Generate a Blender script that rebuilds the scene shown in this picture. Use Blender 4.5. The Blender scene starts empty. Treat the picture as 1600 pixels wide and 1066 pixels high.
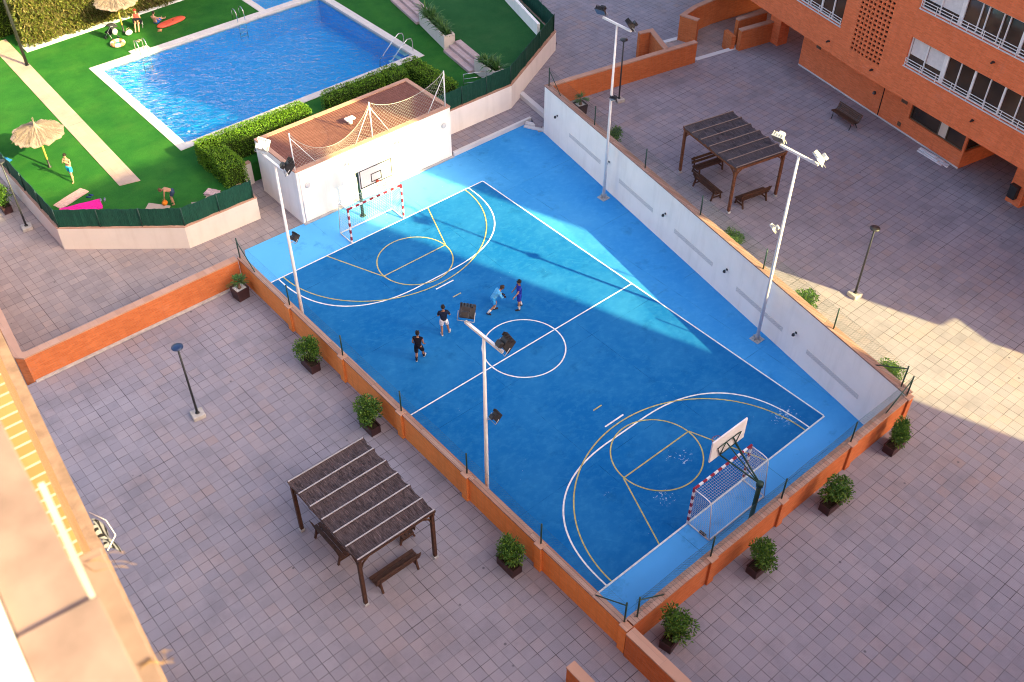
import bpy, bmesh, math, random
from mathutils import Vector, Matrix, Quaternion
R = math.radians
rnd = random.Random(7)
SC = bpy.context.scene
COL = SC.collection

# ------------------------------------------------------------------ camera
cam = bpy.data.cameras.new("camera")
cam.sensor_width = 36.0
cam.lens = 1592.82 / 1600 * 36.0
cam.clip_start = 0.1
cam.clip_end = 3000
cam_o = bpy.data.objects.new("camera", cam)
COL.objects.link(cam_o)
RT, DN, FW = ((0.759748, -0.650213, 0.002351), (-0.445323, -0.522971, -0.726766), (0.473783, 0.551112, -0.686881))
M3 = Matrix((RT, tuple(-c for c in DN), tuple(-c for c in FW))).transposed()
cam_o.matrix_world = Matrix.Translation((-21.0940, -23.7408, 30.4205)) @ M3.to_4x4()
cam.dof.use_dof = True
cam.dof.focus_distance = 42
cam.dof.aperture_fstop = 2.4
SC.camera = cam_o

# ------------------------------------------------------------------ light
SUN_AZ = R(-71.3)
SUN_EL = R(28.15)
SV = Vector((math.cos(SUN_AZ) * math.cos(SUN_EL), math.sin(SUN_AZ) * math.cos(SUN_EL), math.sin(SUN_EL)))
world = bpy.data.worlds.new("World")
SC.world = world
world.use_nodes = True
wn = world.node_tree
bg = wn.nodes['Background']
sky = wn.nodes.new('ShaderNodeTexSky')
sky.sky_type = 'NISHITA'
sky.sun_disc = False
sky.sun_elevation = SUN_EL
sky.sun_rotation = math.atan2(SV.x, SV.y)
sky.air_density = 1.0
sky.dust_density = 6.0
sky.ozone_density = 0.3
wn.links.new(sky.outputs[0], bg.inputs[0])
bg.inputs[1].default_value = 0.15
sun = bpy.data.lights.new("sun", 'SUN')
sun.energy = 5.0
sun.angle = R(0.53)
sun.color = (1.0, 0.88, 0.36)
sun_o = bpy.data.objects.new("sun", sun)
sun_o.rotation_euler = SV.to_track_quat('Z', 'Y').to_euler()
sun_o.location = (0, 0, 60)
COL.objects.link(sun_o)
SC.view_settings.view_transform = 'Standard'
SC.view_settings.look = 'None'
SC.view_settings.exposure = 1.85
SC.view_settings.gamma = 1.0
SC.cycles.filter_width = 1.05

# ------------------------------------------------------------------ materials
def newmat(name, rough=0.7, spec=0.3):
    m = bpy.data.materials.new(name)
    m.use_nodes = True
    nt = m.node_tree
    b = nt.nodes['Principled BSDF']
    b.inputs['Roughness'].default_value = rough
    b.inputs['Specular IOR Level'].default_value = spec
    return m, nt, b

def node(nt, t, **kw):
    n = nt.nodes.new(t)
    for k, v in kw.items():
        if k in n.inputs:
            n.inputs[k].default_value = v
        else:
            setattr(n, k, v)
    return n

def c4(c):
    return (c[0], c[1], c[2], 1.0)

def mixc(nt, fac, a, b, blend='MIX'):
    m = nt.nodes.new('ShaderNodeMix')
    m.data_type = 'RGBA'
    m.blend_type = blend
    for idx, v in ((0, fac), (6, a), (7, b)):
        if hasattr(v, 'is_output'):
            nt.links.new(v, m.inputs[idx])
        else:
            m.inputs[idx].default_value = v if idx == 0 else (c4(v) if len(v) == 3 else v)
    return m.outputs[2]

def noise(nt, vec, scale, detail=4, rough=0.55, lo=0.35, hi=0.65):
    n = node(nt, 'ShaderNodeTexNoise', Scale=scale, Detail=detail, Roughness=rough)
    if vec is not None:
        nt.links.new(vec, n.inputs['Vector'])
    r = nt.nodes.new('ShaderNodeMapRange')
    r.inputs[1].default_value = lo
    r.inputs[2].default_value = hi
    nt.links.new(n.outputs[0], r.inputs[0])
    return r.outputs[0]

def bump(nt, b, h, strength=0.3, dist=0.01):
    bp = node(nt, 'ShaderNodeBump', Strength=strength, Distance=dist)
    nt.links.new(h, bp.inputs['Height'])
    nt.links.new(bp.outputs[0], b.inputs['Normal'])

def coords(nt, kind='UV'):
    return nt.nodes.new('ShaderNodeTexCoord').outputs[kind]

def mapping(nt, vec, scale=(1, 1, 1), loc=(0, 0, 0), rot=(0, 0, 0)):
    m = nt.nodes.new('ShaderNodeMapping')
    m.inputs['Scale'].default_value = scale
    m.inputs['Location'].default_value = loc
    m.inputs['Rotation'].default_value = rot
    nt.links.new(vec, m.inputs[0])
    return m.outputs[0]

def plain(name, col, rough=0.6, spec=0.3, var=0.12, scale=3.0, metal=0.0):
    """a painted or moulded surface with slight uneven wear"""
    m, nt, b = newmat(name, rough, spec)
    v = coords(nt, 'Object')
    f = noise(nt, v, scale, 5)
    dark = tuple(c * (1 - var) for c in col)
    lite = tuple(min(1, c * (1 + var)) for c in col)
    nt.links.new(mixc(nt, f, dark, lite), b.inputs['Base Color'])
    b.inputs['Metallic'].default_value = metal
    return m

def stucco(name, col, stain=(0.5, 0.45, 0.4), amount=0.25):
    m, nt, b = newmat(name, 0.85, 0.15)
    v = coords(nt, 'UV')
    f = noise(nt, v, 0.7, 6, 0.6, 0.4, 0.75)
    st = noise(nt, mapping(nt, v, (2.2, 0.25, 1)), 1.0, 5, 0.6, 0.5, 0.8)
    c = mixc(nt, f, col, tuple(a * 0.92 for a in col))
    mm = nt.nodes.new('ShaderNodeMath'); mm.operation = 'MULTIPLY'
    nt.links.new(st, mm.inputs[0]); mm.inputs[1].default_value = amount
    nt.links.new(mixc(nt, mm.outputs[0], c, stain), b.inputs['Base Color'])
    bump(nt, b, noise(nt, v, 60, 3), 0.25, 0.004)
    return m

def brickmat(name, c1, c2, mortar, bw=0.25, bh=0.065, ms=0.008, dirt=0.25, bs=0.4):
    m, nt, b = newmat(name, 0.85, 0.15)
    v = coords(nt, 'UV')
    br = node(nt, 'ShaderNodeTexBrick', Scale=1.0, Color1=c4(c1), Color2=c4(c2), Mortar=c4(mortar))
    br.inputs['Mortar Size'].default_value = ms
    br.inputs['Mortar Smooth'].default_value = 0.3
    br.inputs['Brick Width'].default_value = bw
    br.inputs['Row Height'].default_value = bh
    nt.links.new(v, br.inputs['Vector'])
    d = noise(nt, v, 0.8, 6, 0.65, 0.35, 0.8)
    mm = nt.nodes.new('ShaderNodeMath'); mm.operation = 'MULTIPLY'
    nt.links.new(d, mm.inputs[0]); mm.inputs[1].default_value = dirt
    nt.links.new(mixc(nt, mm.outputs[0], br.outputs['Color'], tuple(x * 0.55 for x in c1)), b.inputs['Base Color'])
    bc = b.inputs['Base Color'].links[0].from_socket
    stv = noise(nt, mapping(nt, v, (5.0, 0.35, 1), (3, 8, 0)), 1.0, 6, 0.65, 0.5, 0.8)
    sm = nt.nodes.new('ShaderNodeMath'); sm.operation = 'MULTIPLY'; sm.inputs[1].default_value = 0.45
    nt.links.new(stv, sm.inputs[0])
    bc = mixc(nt, sm.outputs[0], bc, tuple(x * 0.5 + 0.02 for x in c1))
    pale = noise(nt, mapping(nt, v, (1.2, 1.2, 1), (13, 5, 0)), 0.9, 6, 0.7, 0.58, 0.82)
    pm = nt.nodes.new('ShaderNodeMath'); pm.operation = 'MULTIPLY'; pm.inputs[1].default_value = 0.3
    nt.links.new(pale, pm.inputs[0])
    nt.links.new(mixc(nt, pm.outputs[0], bc, tuple(x * 0.6 + 0.2 for x in c1)), b.inputs['Base Color'])
    inv = nt.nodes.new('ShaderNodeMath'); inv.operation = 'SUBTRACT'; inv.inputs[0].default_value = 1
    nt.links.new(br.outputs['Fac'], inv.inputs[1])
    bump(nt, b, inv.outputs[0], bs, 0.006)
    return m

def pavingmat(name, ca, cb, mortar, tile=0.407, off=(0.13, 0.04), warm=(0.30, 0.195, 0.17), warmth=0.85, joint=0.014, jfade=1.0):
    m, nt, b = newmat(name, 0.8, 0.25)
    v0 = coords(nt, 'UV')
    # each tile sits a few millimetres off its neighbours
    v = mapping(nt, v0, (1, 1, 1), (off[0], off[1], 0))
    def tex(c1, c2, mo, ms):
        br = node(nt, 'ShaderNodeTexBrick', Scale=1.0, Color1=c4(c1), Color2=c4(c2), Mortar=c4(mo))
        br.offset = 0.0
        br.inputs['Mortar Size'].default_value = ms
        br.inputs['Mortar Smooth'].default_value = 0.35
        br.inputs['Brick Width'].default_value = tile
        br.inputs['Row Height'].default_value = tile
        nt.links.new(v, br.inputs['Vector'])
        return br
    br = tex((0, 0, 0), (1, 1, 1), (0.5, 0.5, 0.5), 0.0)
    big = noise(nt, v0, 0.16, 5, 0.6, 0.36, 0.66)
    mid = noise(nt, v0, 0.75, 6, 0.62, 0.35, 0.7)
    fine = noise(nt, v0, 35, 4, 0.7, 0.3, 0.7)
    base = mixc(nt, br.outputs['Color'], ca, cb)
    # warm, worn tiles come in drifts
    wn_ = nt.nodes.new('ShaderNodeMath'); wn_.operation = 'MULTIPLY'
    nt.links.new(big, wn_.inputs[0])
    sep = nt.nodes.new('ShaderNodeMapRange'); sep.inputs[1].default_value = 0.45; sep.inputs[2].default_value = 1.0; sep.inputs[4].default_value = warmth; sep.inputs[3].default_value = warmth * 0.25
    nt.links.new(br.outputs['Color'], sep.inputs[0]); nt.links.new(sep.outputs[0], wn_.inputs[1])
    base = mixc(nt, wn_.outputs[0], base, warm)
    mm = nt.nodes.new('ShaderNodeMath'); mm.operation = 'MULTIPLY'; mm.inputs[1].default_value = 0.4
    nt.links.new(mid, mm.inputs[0])
    base = mixc(nt, mm.outputs[0], base, tuple(x * 0.62 for x in ca))
    mf = nt.nodes.new('ShaderNodeMath'); mf.operation = 'MULTIPLY'; mf.inputs[1].default_value = 0.25
    nt.links.new(fine, mf.inputs[0])
    base = mixc(nt, mf.outputs[0], base, tuple(x * 1.25 for x in cb))
    # scored lines within each tile
    wv = node(nt, 'ShaderNodeTexWave', Scale=5.2, Distortion=0.6, Detail=1.0)
    wv.bands_direction = 'Y'
    nt.links.new(v0, wv.inputs['Vector'])
    ws = nt.nodes.new('ShaderNodeMath'); ws.operation = 'MULTIPLY'; ws.inputs[1].default_value = 0.12
    nt.links.new(wv.outputs['Fac'], ws.inputs[0])
    base = mixc(nt, ws.outputs[0], base, tuple(x * 0.6 for x in ca))
    jt = tex((1, 1, 1), (1, 1, 1), (0, 0, 0), joint)
    jn = noise(nt, v0, 1.1, 5, 0.65, 0.38, 0.72)
    jr = nt.nodes.new('ShaderNodeMapRange'); jr.inputs[3].default_value = 0.18; jr.inputs[4].default_value = jfade
    nt.links.new(jn, jr.inputs[0])
    jm = nt.nodes.new('ShaderNodeMath'); jm.operation = 'MULTIPLY'
    nt.links.new(jt.outputs['Fac'], jm.inputs[0]); nt.links.new(jr.outputs[0], jm.inputs[1])
    out = mixc(nt, jm.outputs[0], base, mortar)
    ej = node(nt, 'ShaderNodeTexBrick', Scale=1.0, Color1=(1, 1, 1, 1), Color2=(1, 1, 1, 1), Mortar=(0, 0, 0, 1))
    ej.offset = 0.0
    ej.inputs['Mortar Size'].default_value = 0.016
    ej.inputs['Mortar Smooth'].default_value = 0.2
    ej.inputs['Brick Width'].default_value = tile * 9
    ej.inputs['Row Height'].default_value = tile * 7
    nt.links.new(v, ej.inputs['Vector'])
    en = noise(nt, v0, 0.45, 3, 0.5, 0.42, 0.6)
    em = nt.nodes.new('ShaderNodeMath'); em.operation = 'MULTIPLY'
    nt.links.new(ej.outputs['Fac'], em.inputs[0]); nt.links.new(en, em.inputs[1])
    em2 = nt.nodes.new('ShaderNodeMath'); em2.operation = 'MULTIPLY'; em2.inputs[1].default_value = 0.5
    nt.links.new(em.outputs[0], em2.inputs[0])
    out = mixc(nt, em2.outputs[0], out, tuple(x * 0.45 for x in mortar))
    sp = node(nt, 'ShaderNodeTexVoronoi', Scale=0.9)
    nt.links.new(v0, sp.inputs['Vector'])
    sr = nt.nodes.new('ShaderNodeMapRange'); sr.inputs[1].default_value = 0.055; sr.inputs[2].default_value = 0.03; sr.inputs[4].default_value = 0.8
    nt.links.new(sp.outputs['Distance'], sr.inputs[0])
    out = mixc(nt, sr.outputs[0], out, tuple(x * 0.35 for x in ca))
    blot = noise(nt, mapping(nt, v0, (1, 1, 1), (31, 17, 0)), 0.5, 7, 0.7, 0.5, 0.8)
    bm = nt.nodes.new('ShaderNodeMath'); bm.operation = 'MULTIPLY'; bm.inputs[1].default_value = 0.75
    nt.links.new(blot, bm.inputs[0])
    out = mixc(nt, bm.outputs[0], out, tuple(x * 0.6 for x in ca))
    nt.links.new(out, b.inputs['Base Color'])
    inv = nt.nodes.new('ShaderNodeMath'); inv.operation = 'SUBTRACT'; inv.inputs[0].default_value = 1
    nt.links.new(jm.outputs[0], inv.inputs[1])
    bump(nt, b, inv.outputs[0], 0.3, 0.006)
    return m

def leafmat(name, dark, mid, lite, rough=0.5):
    m, nt, b = newmat(name, rough, 0.35)
    g = nt.nodes.new('ShaderNodeNewGeometry')
    cr = nt.nodes.new('ShaderNodeValToRGB')
    e = cr.color_ramp.elements
    e[0].color = c4(dark); e[1].color = c4(lite)
    x = e.new(0.5); x.color = c4(mid)
    nt.links.new(g.outputs['Random Per Island'], cr.inputs[0])
    nt.links.new(cr.outputs[0], b.inputs['Base Color'])
    tr = nt.nodes.new('ShaderNodeBsdfTranslucent')
    nt.links.new(cr.outputs[0], tr.inputs[0])
    mx = nt.nodes.new('ShaderNodeMixShader'); mx.inputs[0].default_value = 0.25
    out = nt.nodes['Material Output']
    nt.links.new(b.outputs[0], mx.inputs[1]); nt.links.new(tr.outputs[0], mx.inputs[2])
    nt.links.new(mx.outputs[0], out.inputs[0])
    return m

def courtmat(name, col, lite, spots=(), fade=None):
    m, nt, b = newmat(name, 0.9, 0.05)
    v = coords(nt, 'UV')
    n1 = noise(nt, v, 0.28, 7, 0.62, 0.4, 0.72)
    n2 = noise(nt, mapping(nt, v, (1, 1.4, 1), (3, 1, 0), (0, 0, 0.5)), 2.6, 9, 0.75, 0.48, 0.85)
    mul = nt.nodes.new('ShaderNodeMath'); mul.operation = 'MULTIPLY'; mul.inputs[1].default_value = 0.75
    nt.links.new(n2, mul.inputs[0])
    c = mixc(nt, n1, col, tuple(a * 0.5 + l * 0.5 for a, l in zip(col, lite)))
    c = mixc(nt, mul.outputs[0], c, lite)
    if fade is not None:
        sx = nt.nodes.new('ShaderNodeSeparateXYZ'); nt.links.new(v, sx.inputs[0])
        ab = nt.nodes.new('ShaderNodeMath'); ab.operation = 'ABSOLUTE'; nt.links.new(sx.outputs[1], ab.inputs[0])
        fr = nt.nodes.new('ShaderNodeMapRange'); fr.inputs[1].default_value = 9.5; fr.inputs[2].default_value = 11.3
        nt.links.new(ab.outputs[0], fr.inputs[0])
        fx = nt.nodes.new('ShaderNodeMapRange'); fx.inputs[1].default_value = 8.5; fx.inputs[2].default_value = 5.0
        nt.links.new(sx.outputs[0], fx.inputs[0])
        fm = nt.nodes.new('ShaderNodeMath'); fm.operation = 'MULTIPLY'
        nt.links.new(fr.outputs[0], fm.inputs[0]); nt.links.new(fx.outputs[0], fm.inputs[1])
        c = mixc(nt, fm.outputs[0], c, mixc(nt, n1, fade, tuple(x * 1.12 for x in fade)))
    # dark scuffs
    n3 = noise(nt, mapping(nt, v, (1, 1, 1), (9, 4, 0)), 0.9, 8, 0.7, 0.56, 0.8)
    m3 = nt.nodes.new('ShaderNodeMath'); m3.operation = 'MULTIPLY'; m3.inputs[1].default_value = 0.8
    nt.links.new(n3, m3.inputs[0])
    c = mixc(nt, m3.outputs[0], c, tuple(a * 0.6 for a in col))
    jb = node(nt, 'ShaderNodeTexBrick', Scale=1.0, Color1=(0, 0, 0, 1), Color2=(0, 0, 0, 1), Mortar=(1, 1, 1, 1))
    jb.offset = 0.0
    jb.inputs['Mortar Size'].default_value = 0.012
    jb.inputs['Brick Width'].default_value = 4.9
    jb.inputs['Row Height'].default_value = 5.35
    nt.links.new(mapping(nt, v, (1, 1, 1), (2.1, 1.3, 0)), jb.inputs['Vector'])
    jn = noise(nt, v, 0.9, 5, 0.6, 0.42, 0.62)
    jm = nt.nodes.new('ShaderNodeMath'); jm.operation = 'MULTIPLY'
    nt.links.new(jb.outputs['Fac'], jm.inputs[0]); nt.links.new(jn, jm.inputs[1])
    jk = nt.nodes.new('ShaderNodeMath'); jk.operation = 'MULTIPLY'; jk.inputs[1].default_value = 0.7
    nt.links.new(jm.outputs[0], jk.inputs[0])
    c = mixc(nt, jk.outputs[0], c, tuple(a * 0.4 for a in col))
    # long pale scrape marks
    sc = noise(nt, mapping(nt, mapping(nt, v, (1, 1, 1), (0, 0, 0), (0, 0, 0.9)), (0.5, 7, 1)), 1.0, 6, 0.65, 0.60, 0.76)
    sk_ = nt.nodes.new('ShaderNodeMath'); sk_.operation = 'MULTIPLY'; sk_.inputs[1].default_value = 0.55
    nt.links.new(sc, sk_.inputs[0])
    c = mixc(nt, sk_.outputs[0], c, lite)
    # small pale chips everywhere, thick in the worn places
    vo = node(nt, 'ShaderNodeTexNoise', Scale=9.0, Detail=4.0, Roughness=0.6)
    nt.links.new(v, vo.inputs['Vector'])
    thr = None
    for (x, y, rad, k) in spots:
        d = nt.nodes.new('ShaderNodeVectorMath'); d.operation = 'DISTANCE'
        nt.links.new(v, d.inputs[0]); d.inputs[1].default_value = (x, y, 0)
        mr = nt.nodes.new('ShaderNodeMapRange'); mr.inputs[1].default_value = rad; mr.inputs[2].default_value = 0
        mr.inputs[3].default_value = 0; mr.inputs[4].default_value = k
        nt.links.new(d.outputs['Value'], mr.inputs[0])
        if thr is None:
            thr = mr.outputs[0]
        else:
            a = nt.nodes.new('ShaderNodeMath'); a.operation = 'MAXIMUM'
            nt.links.new(thr, a.inputs[0]); nt.links.new(mr.outputs[0], a.inputs[1]); thr = a.outputs[0]
    s = nt.nodes.new('ShaderNodeMath'); s.operation = 'ADD'
    nt.links.new(vo.outputs[0], s.inputs[0])
    if thr is not None:
        nt.links.new(thr, s.inputs[1])
    else:
        s.inputs[1].default_value = 0
    st = nt.nodes.new('ShaderNodeMapRange'); st.inputs[1].default_value = 0.735; st.inputs[2].default_value = 0.755; st.inputs[4].default_value = 0.75
    nt.links.new(s.outputs[0], st.inputs[0])
    c = mixc(nt, st.outputs[0], c, (0.42, 0.55, 0.68))
    nt.links.new(c, b.inputs['Base Color'])
    bump(nt, b, noise(nt, v, 45, 3), 0.15, 0.004)
    return m

MAT = {}
MAT['paving'] = pavingmat('paving_tiles', (0.235, 0.213, 0.255), (0.318, 0.284, 0.328), (0.05, 0.04, 0.045), off=(0.003, 0.029))
MAT['walkpaving'] = pavingmat('walkway_tiles', (0.26, 0.215, 0.225), (0.35, 0.29, 0.285), (0.1, 0.07, 0.065), warm=(0.40, 0.25, 0.2), warmth=0.75)
MAT['brick'] = brickmat('orange_brick', (0.82, 0.20, 0.08), (0.66, 0.145, 0.052), (0.60, 0.22, 0.115))
MAT['brickwall'] = brickmat('orange_brick_garden', (0.60, 0.165, 0.055), (0.47, 0.115, 0.035), (0.44, 0.18, 0.085), dirt=0.35)
MAT['brickcourt'] = brickmat('orange_brick_court', (0.90, 0.29, 0.075), (0.80, 0.235, 0.055), (0.68, 0.27, 0.11), dirt=0.25)
MAT['brickband'] = brickmat('facade_brick_sunny', (0.33, 0.16, 0.082), (0.24, 0.105, 0.05), (0.36, 0.25, 0.17), dirt=0.4)
MAT['soldier'] = brickmat('soldier_course', (0.27, 0.17, 0.075), (0.22, 0.13, 0.055), (0.36, 0.31, 0.26), bw=6.0, bh=0.125, ms=0.014, dirt=0.15)
MAT['coping'] = brickmat('terracotta_coping', (0.50, 0.29, 0.215), (0.44, 0.24, 0.17), (0.36, 0.22, 0.17), bw=0.4, bh=3.0, ms=0.006, dirt=0.3)
MAT['copingdark'] = brickmat('terracotta_coping_worn', (0.36, 0.19, 0.14), (0.44, 0.29, 0.24), (0.2, 0.13, 0.11), bw=0.14, bh=3.0, ms=0.01, dirt=0.5)
MAT['white'] = stucco('white_render', (0.93, 0.86, 0.81))
MAT['cream'] = stucco('cream_render', (0.66, 0.57, 0.52), (0.45, 0.33, 0.27), 0.3)
MAT['stonestrip'] = stucco('pale_stone', (0.6, 0.58, 0.6))
MAT['vent'] = brickmat('perforated_brick_band', (0.84, 0.78, 0.75), (0.78, 0.72, 0.70), (0.58, 0.54, 0.53), bw=0.12, bh=0.06, ms=0.02)
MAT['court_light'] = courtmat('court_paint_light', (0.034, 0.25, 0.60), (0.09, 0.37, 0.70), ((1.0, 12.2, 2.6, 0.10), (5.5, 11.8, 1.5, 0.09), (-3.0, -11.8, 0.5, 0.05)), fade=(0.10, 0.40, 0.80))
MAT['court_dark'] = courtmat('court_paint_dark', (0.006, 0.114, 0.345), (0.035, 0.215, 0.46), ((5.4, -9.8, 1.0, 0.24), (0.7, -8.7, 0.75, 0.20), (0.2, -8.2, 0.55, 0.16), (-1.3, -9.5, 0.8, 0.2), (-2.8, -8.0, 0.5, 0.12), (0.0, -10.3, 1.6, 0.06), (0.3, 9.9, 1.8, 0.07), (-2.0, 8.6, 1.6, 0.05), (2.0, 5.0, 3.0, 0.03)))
MAT['line_white'] = plain('white_line_paint', (0.68, 0.70, 0.70), 0.6, var=0.15, scale=6)
MAT['line_yellow'] = plain('yellow_line_paint', (0.42, 0.37, 0.12), 0.6, var=0.22, scale=6)
MAT['polewhite'] = plain('white_pole_paint', (0.74, 0.73, 0.74), 0.4, 0.5, 0.06)
MAT['blackmetal'] = plain('black_painted_metal', (0.018, 0.018, 0.022), 0.45, 0.5, 0.2)
MAT['lampglass'] = plain('lamp_glass', (0.10, 0.11, 0.13), 0.12, 0.8, 0.1)
MAT['greymetal'] = plain('grey_painted_metal', (0.36, 0.36, 0.38), 0.4, 0.5, 0.1)
MAT['steel'] = plain('stainless_steel', (0.62, 0.62, 0.62), 0.22, 0.6, 0.05, metal=0.9)
MAT['greenmetal'] = plain('dark_green_metal', (0.008, 0.045, 0.034), 0.45, 0.5, 0.15)
MAT['fencewire'] = plain('fence_wire', (0.03, 0.07, 0.065), 0.5, 0.4, 0.15)
MAT['ropewhite'] = plain('white_net_cord', (0.62, 0.60, 0.56), 0.8, 0.2, 0.1)
MAT['red'] = plain('red_paint', (0.26, 0.012, 0.028), 0.45, 0.4, 0.12)
MAT['wood'] = plain('dark_brown_timber', (0.065, 0.028, 0.017), 0.6, 0.3, 0.3, 9)
MAT['woodred'] = plain('reddish_brown_timber', (0.13, 0.05, 0.026), 0.6, 0.3, 0.3, 9)
MAT['batten'] = plain('grey_batten', (0.34, 0.31, 0.33), 0.6, 0.3, 0.12, 9)
MAT['planter'] = plain('dark_maroon_planter', (0.045, 0.018, 0.02), 0.45, 0.4, 0.2)
MAT['soil'] = plain('potting_soil', (0.03, 0.02, 0.014), 0.95, 0.1, 0.4, 14)
MAT['pebble'] = plain('white_pebbles', (0.5, 0.5, 0.5), 0.9, 0.1, 0.4, 25)
MAT['stone'] = plain('grey_stone_base', (0.40, 0.36, 0.34), 0.85, 0.15, 0.15, 5)
MAT['leaf'] = leafmat('shrub_leaves', (0.025, 0.07, 0.012), (0.055, 0.14, 0.018), (0.16, 0.26, 0.03))
MAT['palmleaf'] = leafmat('palm_leaves', (0.03, 0.09, 0.02), (0.06, 0.15, 0.03), (0.12, 0.22, 0.05))
MAT['hedgeleaf'] = leafmat('hedge_leaves', (0.04, 0.105, 0.008), (0.105, 0.225, 0.012), (0.21, 0.36, 0.022))
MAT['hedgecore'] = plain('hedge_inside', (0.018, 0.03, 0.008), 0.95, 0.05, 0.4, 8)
MAT['dryleaf'] = leafmat('dry_hedge_leaves', (0.05, 0.075, 0.01), (0.115, 0.13, 0.018), (0.21, 0.165, 0.06))
MAT['bark'] = plain('bark', (0.16, 0.10, 0.07), 0.9, 0.1, 0.4, 10)
MAT['tile_red'] = brickmat('roof_tiles_red', (0.235, 0.10, 0.078), (0.19, 0.073, 0.057), (0.12, 0.052, 0.04), bw=0.28, bh=0.14, ms=0.008, dirt=0.3)
MAT['bluecloth'] = plain('blue_cloth', (0.03, 0.20, 0.52), 0.85, 0.1, 0.2, 9)
MAT['frame'] = plain('white_window_frame', (0.72, 0.70, 0.72), 0.4, 0.4, 0.05)
MAT['blind'] = plain('white_blind', (0.62, 0.60, 0.62), 0.7, 0.2, 0.06, 6)
MAT['shade_joint'] = plain('hole_shade_joint_black', (0.02, 0.016, 0.014), 0.8, 0.1, 0.3)  # near-black for the painted shade behind the lattice and for the wall joint
MAT['terrazzo'] = plain('sunny_coping_stone', (0.195, 0.125, 0.108), 0.8, 0.2, 0.2, 4)
MAT['stair'] = brickmat('terrace_step_tiles', (0.48, 0.36, 0.36), (0.44, 0.30, 0.29), (0.36, 0.22, 0.18), bw=0.3, bh=0.3, ms=0.008)

def glassmat():
    m, nt, b = newmat('window_glass', 0.06, 0.6)
    v = coords(nt, 'Object')
    b.inputs['Base Color'].default_value = (0.05, 0.032, 0.022, 1)
    f = noise(nt, v, 0.35, 3)
    nt.links.new(mixc(nt, f, (0.022, 0.018, 0.016), (0.085, 0.05, 0.034)), b.inputs['Base Color'])
    return m
MAT['glass'] = glassmat()

def turfmat(name, a, c):
    m, nt, b = newmat(name, 0.9, 0.1)
    v = coords(nt, 'UV')
    f = noise(nt, v, 0.6, 7, 0.65, 0.32, 0.68)
    fine = noise(nt, v, 22, 5, 0.75, 0.3, 0.7)
    k = mixc(nt, f, a, c)
    dry = noise(nt, mapping(nt, v, (1, 1.6, 1), (7, 3, 0)), 0.35, 7, 0.68, 0.5, 0.85)
    dm = nt.nodes.new('ShaderNodeMath'); dm.operation = 'MULTIPLY'; dm.inputs[1].default_value = 0.55
    nt.links.new(dry, dm.inputs[0])
    k = mixc(nt, dm.outputs[0], k, (c[0] * 2.2, c[1] * 1.1, c[2] * 1.3))
    wet = noise(nt, mapping(nt, v, (1.3, 1, 1), (21, 9, 0)), 0.7, 7, 0.7, 0.55, 0.85)
    wm = nt.nodes.new('ShaderNodeMath'); wm.operation = 'MULTIPLY'; wm.inputs[1].default_value = 0.6
    nt.links.new(wet, wm.inputs[0])
    k = mixc(nt, wm.outputs[0], k, tuple(x * 0.55 for x in a))
    mf = nt.nodes.new('ShaderNodeMath'); mf.operation = 'MULTIPLY'; mf.inputs[1].default_value = 0.6
    nt.links.new(fine, mf.inputs[0])
    k = mixc(nt, mf.outputs[0], k, tuple(x * 0.45 for x in a))
    nt.links.new(k, b.inputs['Base Color'])
    bump(nt, b, noise(nt, v, 60, 3), 0.6, 0.02)
    return m
MAT['turf'] = turfmat('artificial_turf', (0.014, 0.105, 0.017), (0.036, 0.165, 0.022))
MAT['turf2'] = turfmat('artificial_turf_upper', (0.018, 0.098, 0.026), (0.03, 0.128, 0.034))

def poolmat():
    m, nt, b = newmat('pool_mosaic', 0.4, 0.4)
    v = coords(nt, 'UV')
    br = node(nt, 'ShaderNodeTexBrick', Scale=1.0, Color1=(0.005, 0.38, 0.74, 1), Color2=(0.008, 0.45, 0.80, 1), Mortar=(0.06, 0.45, 0.8, 1))
    br.offset = 0
    br.inputs['Mortar Size'].default_value = 0.006
    br.inputs['Brick Width'].default_value = 0.12
    br.inputs['Row Height'].default_value = 0.12
    nt.links.new(v, br.inputs['Vector'])
    nt.links.new(br.outputs['Color'], b.inputs['Base Color'])
    return m
MAT['pooltile'] = poolmat()

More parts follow.
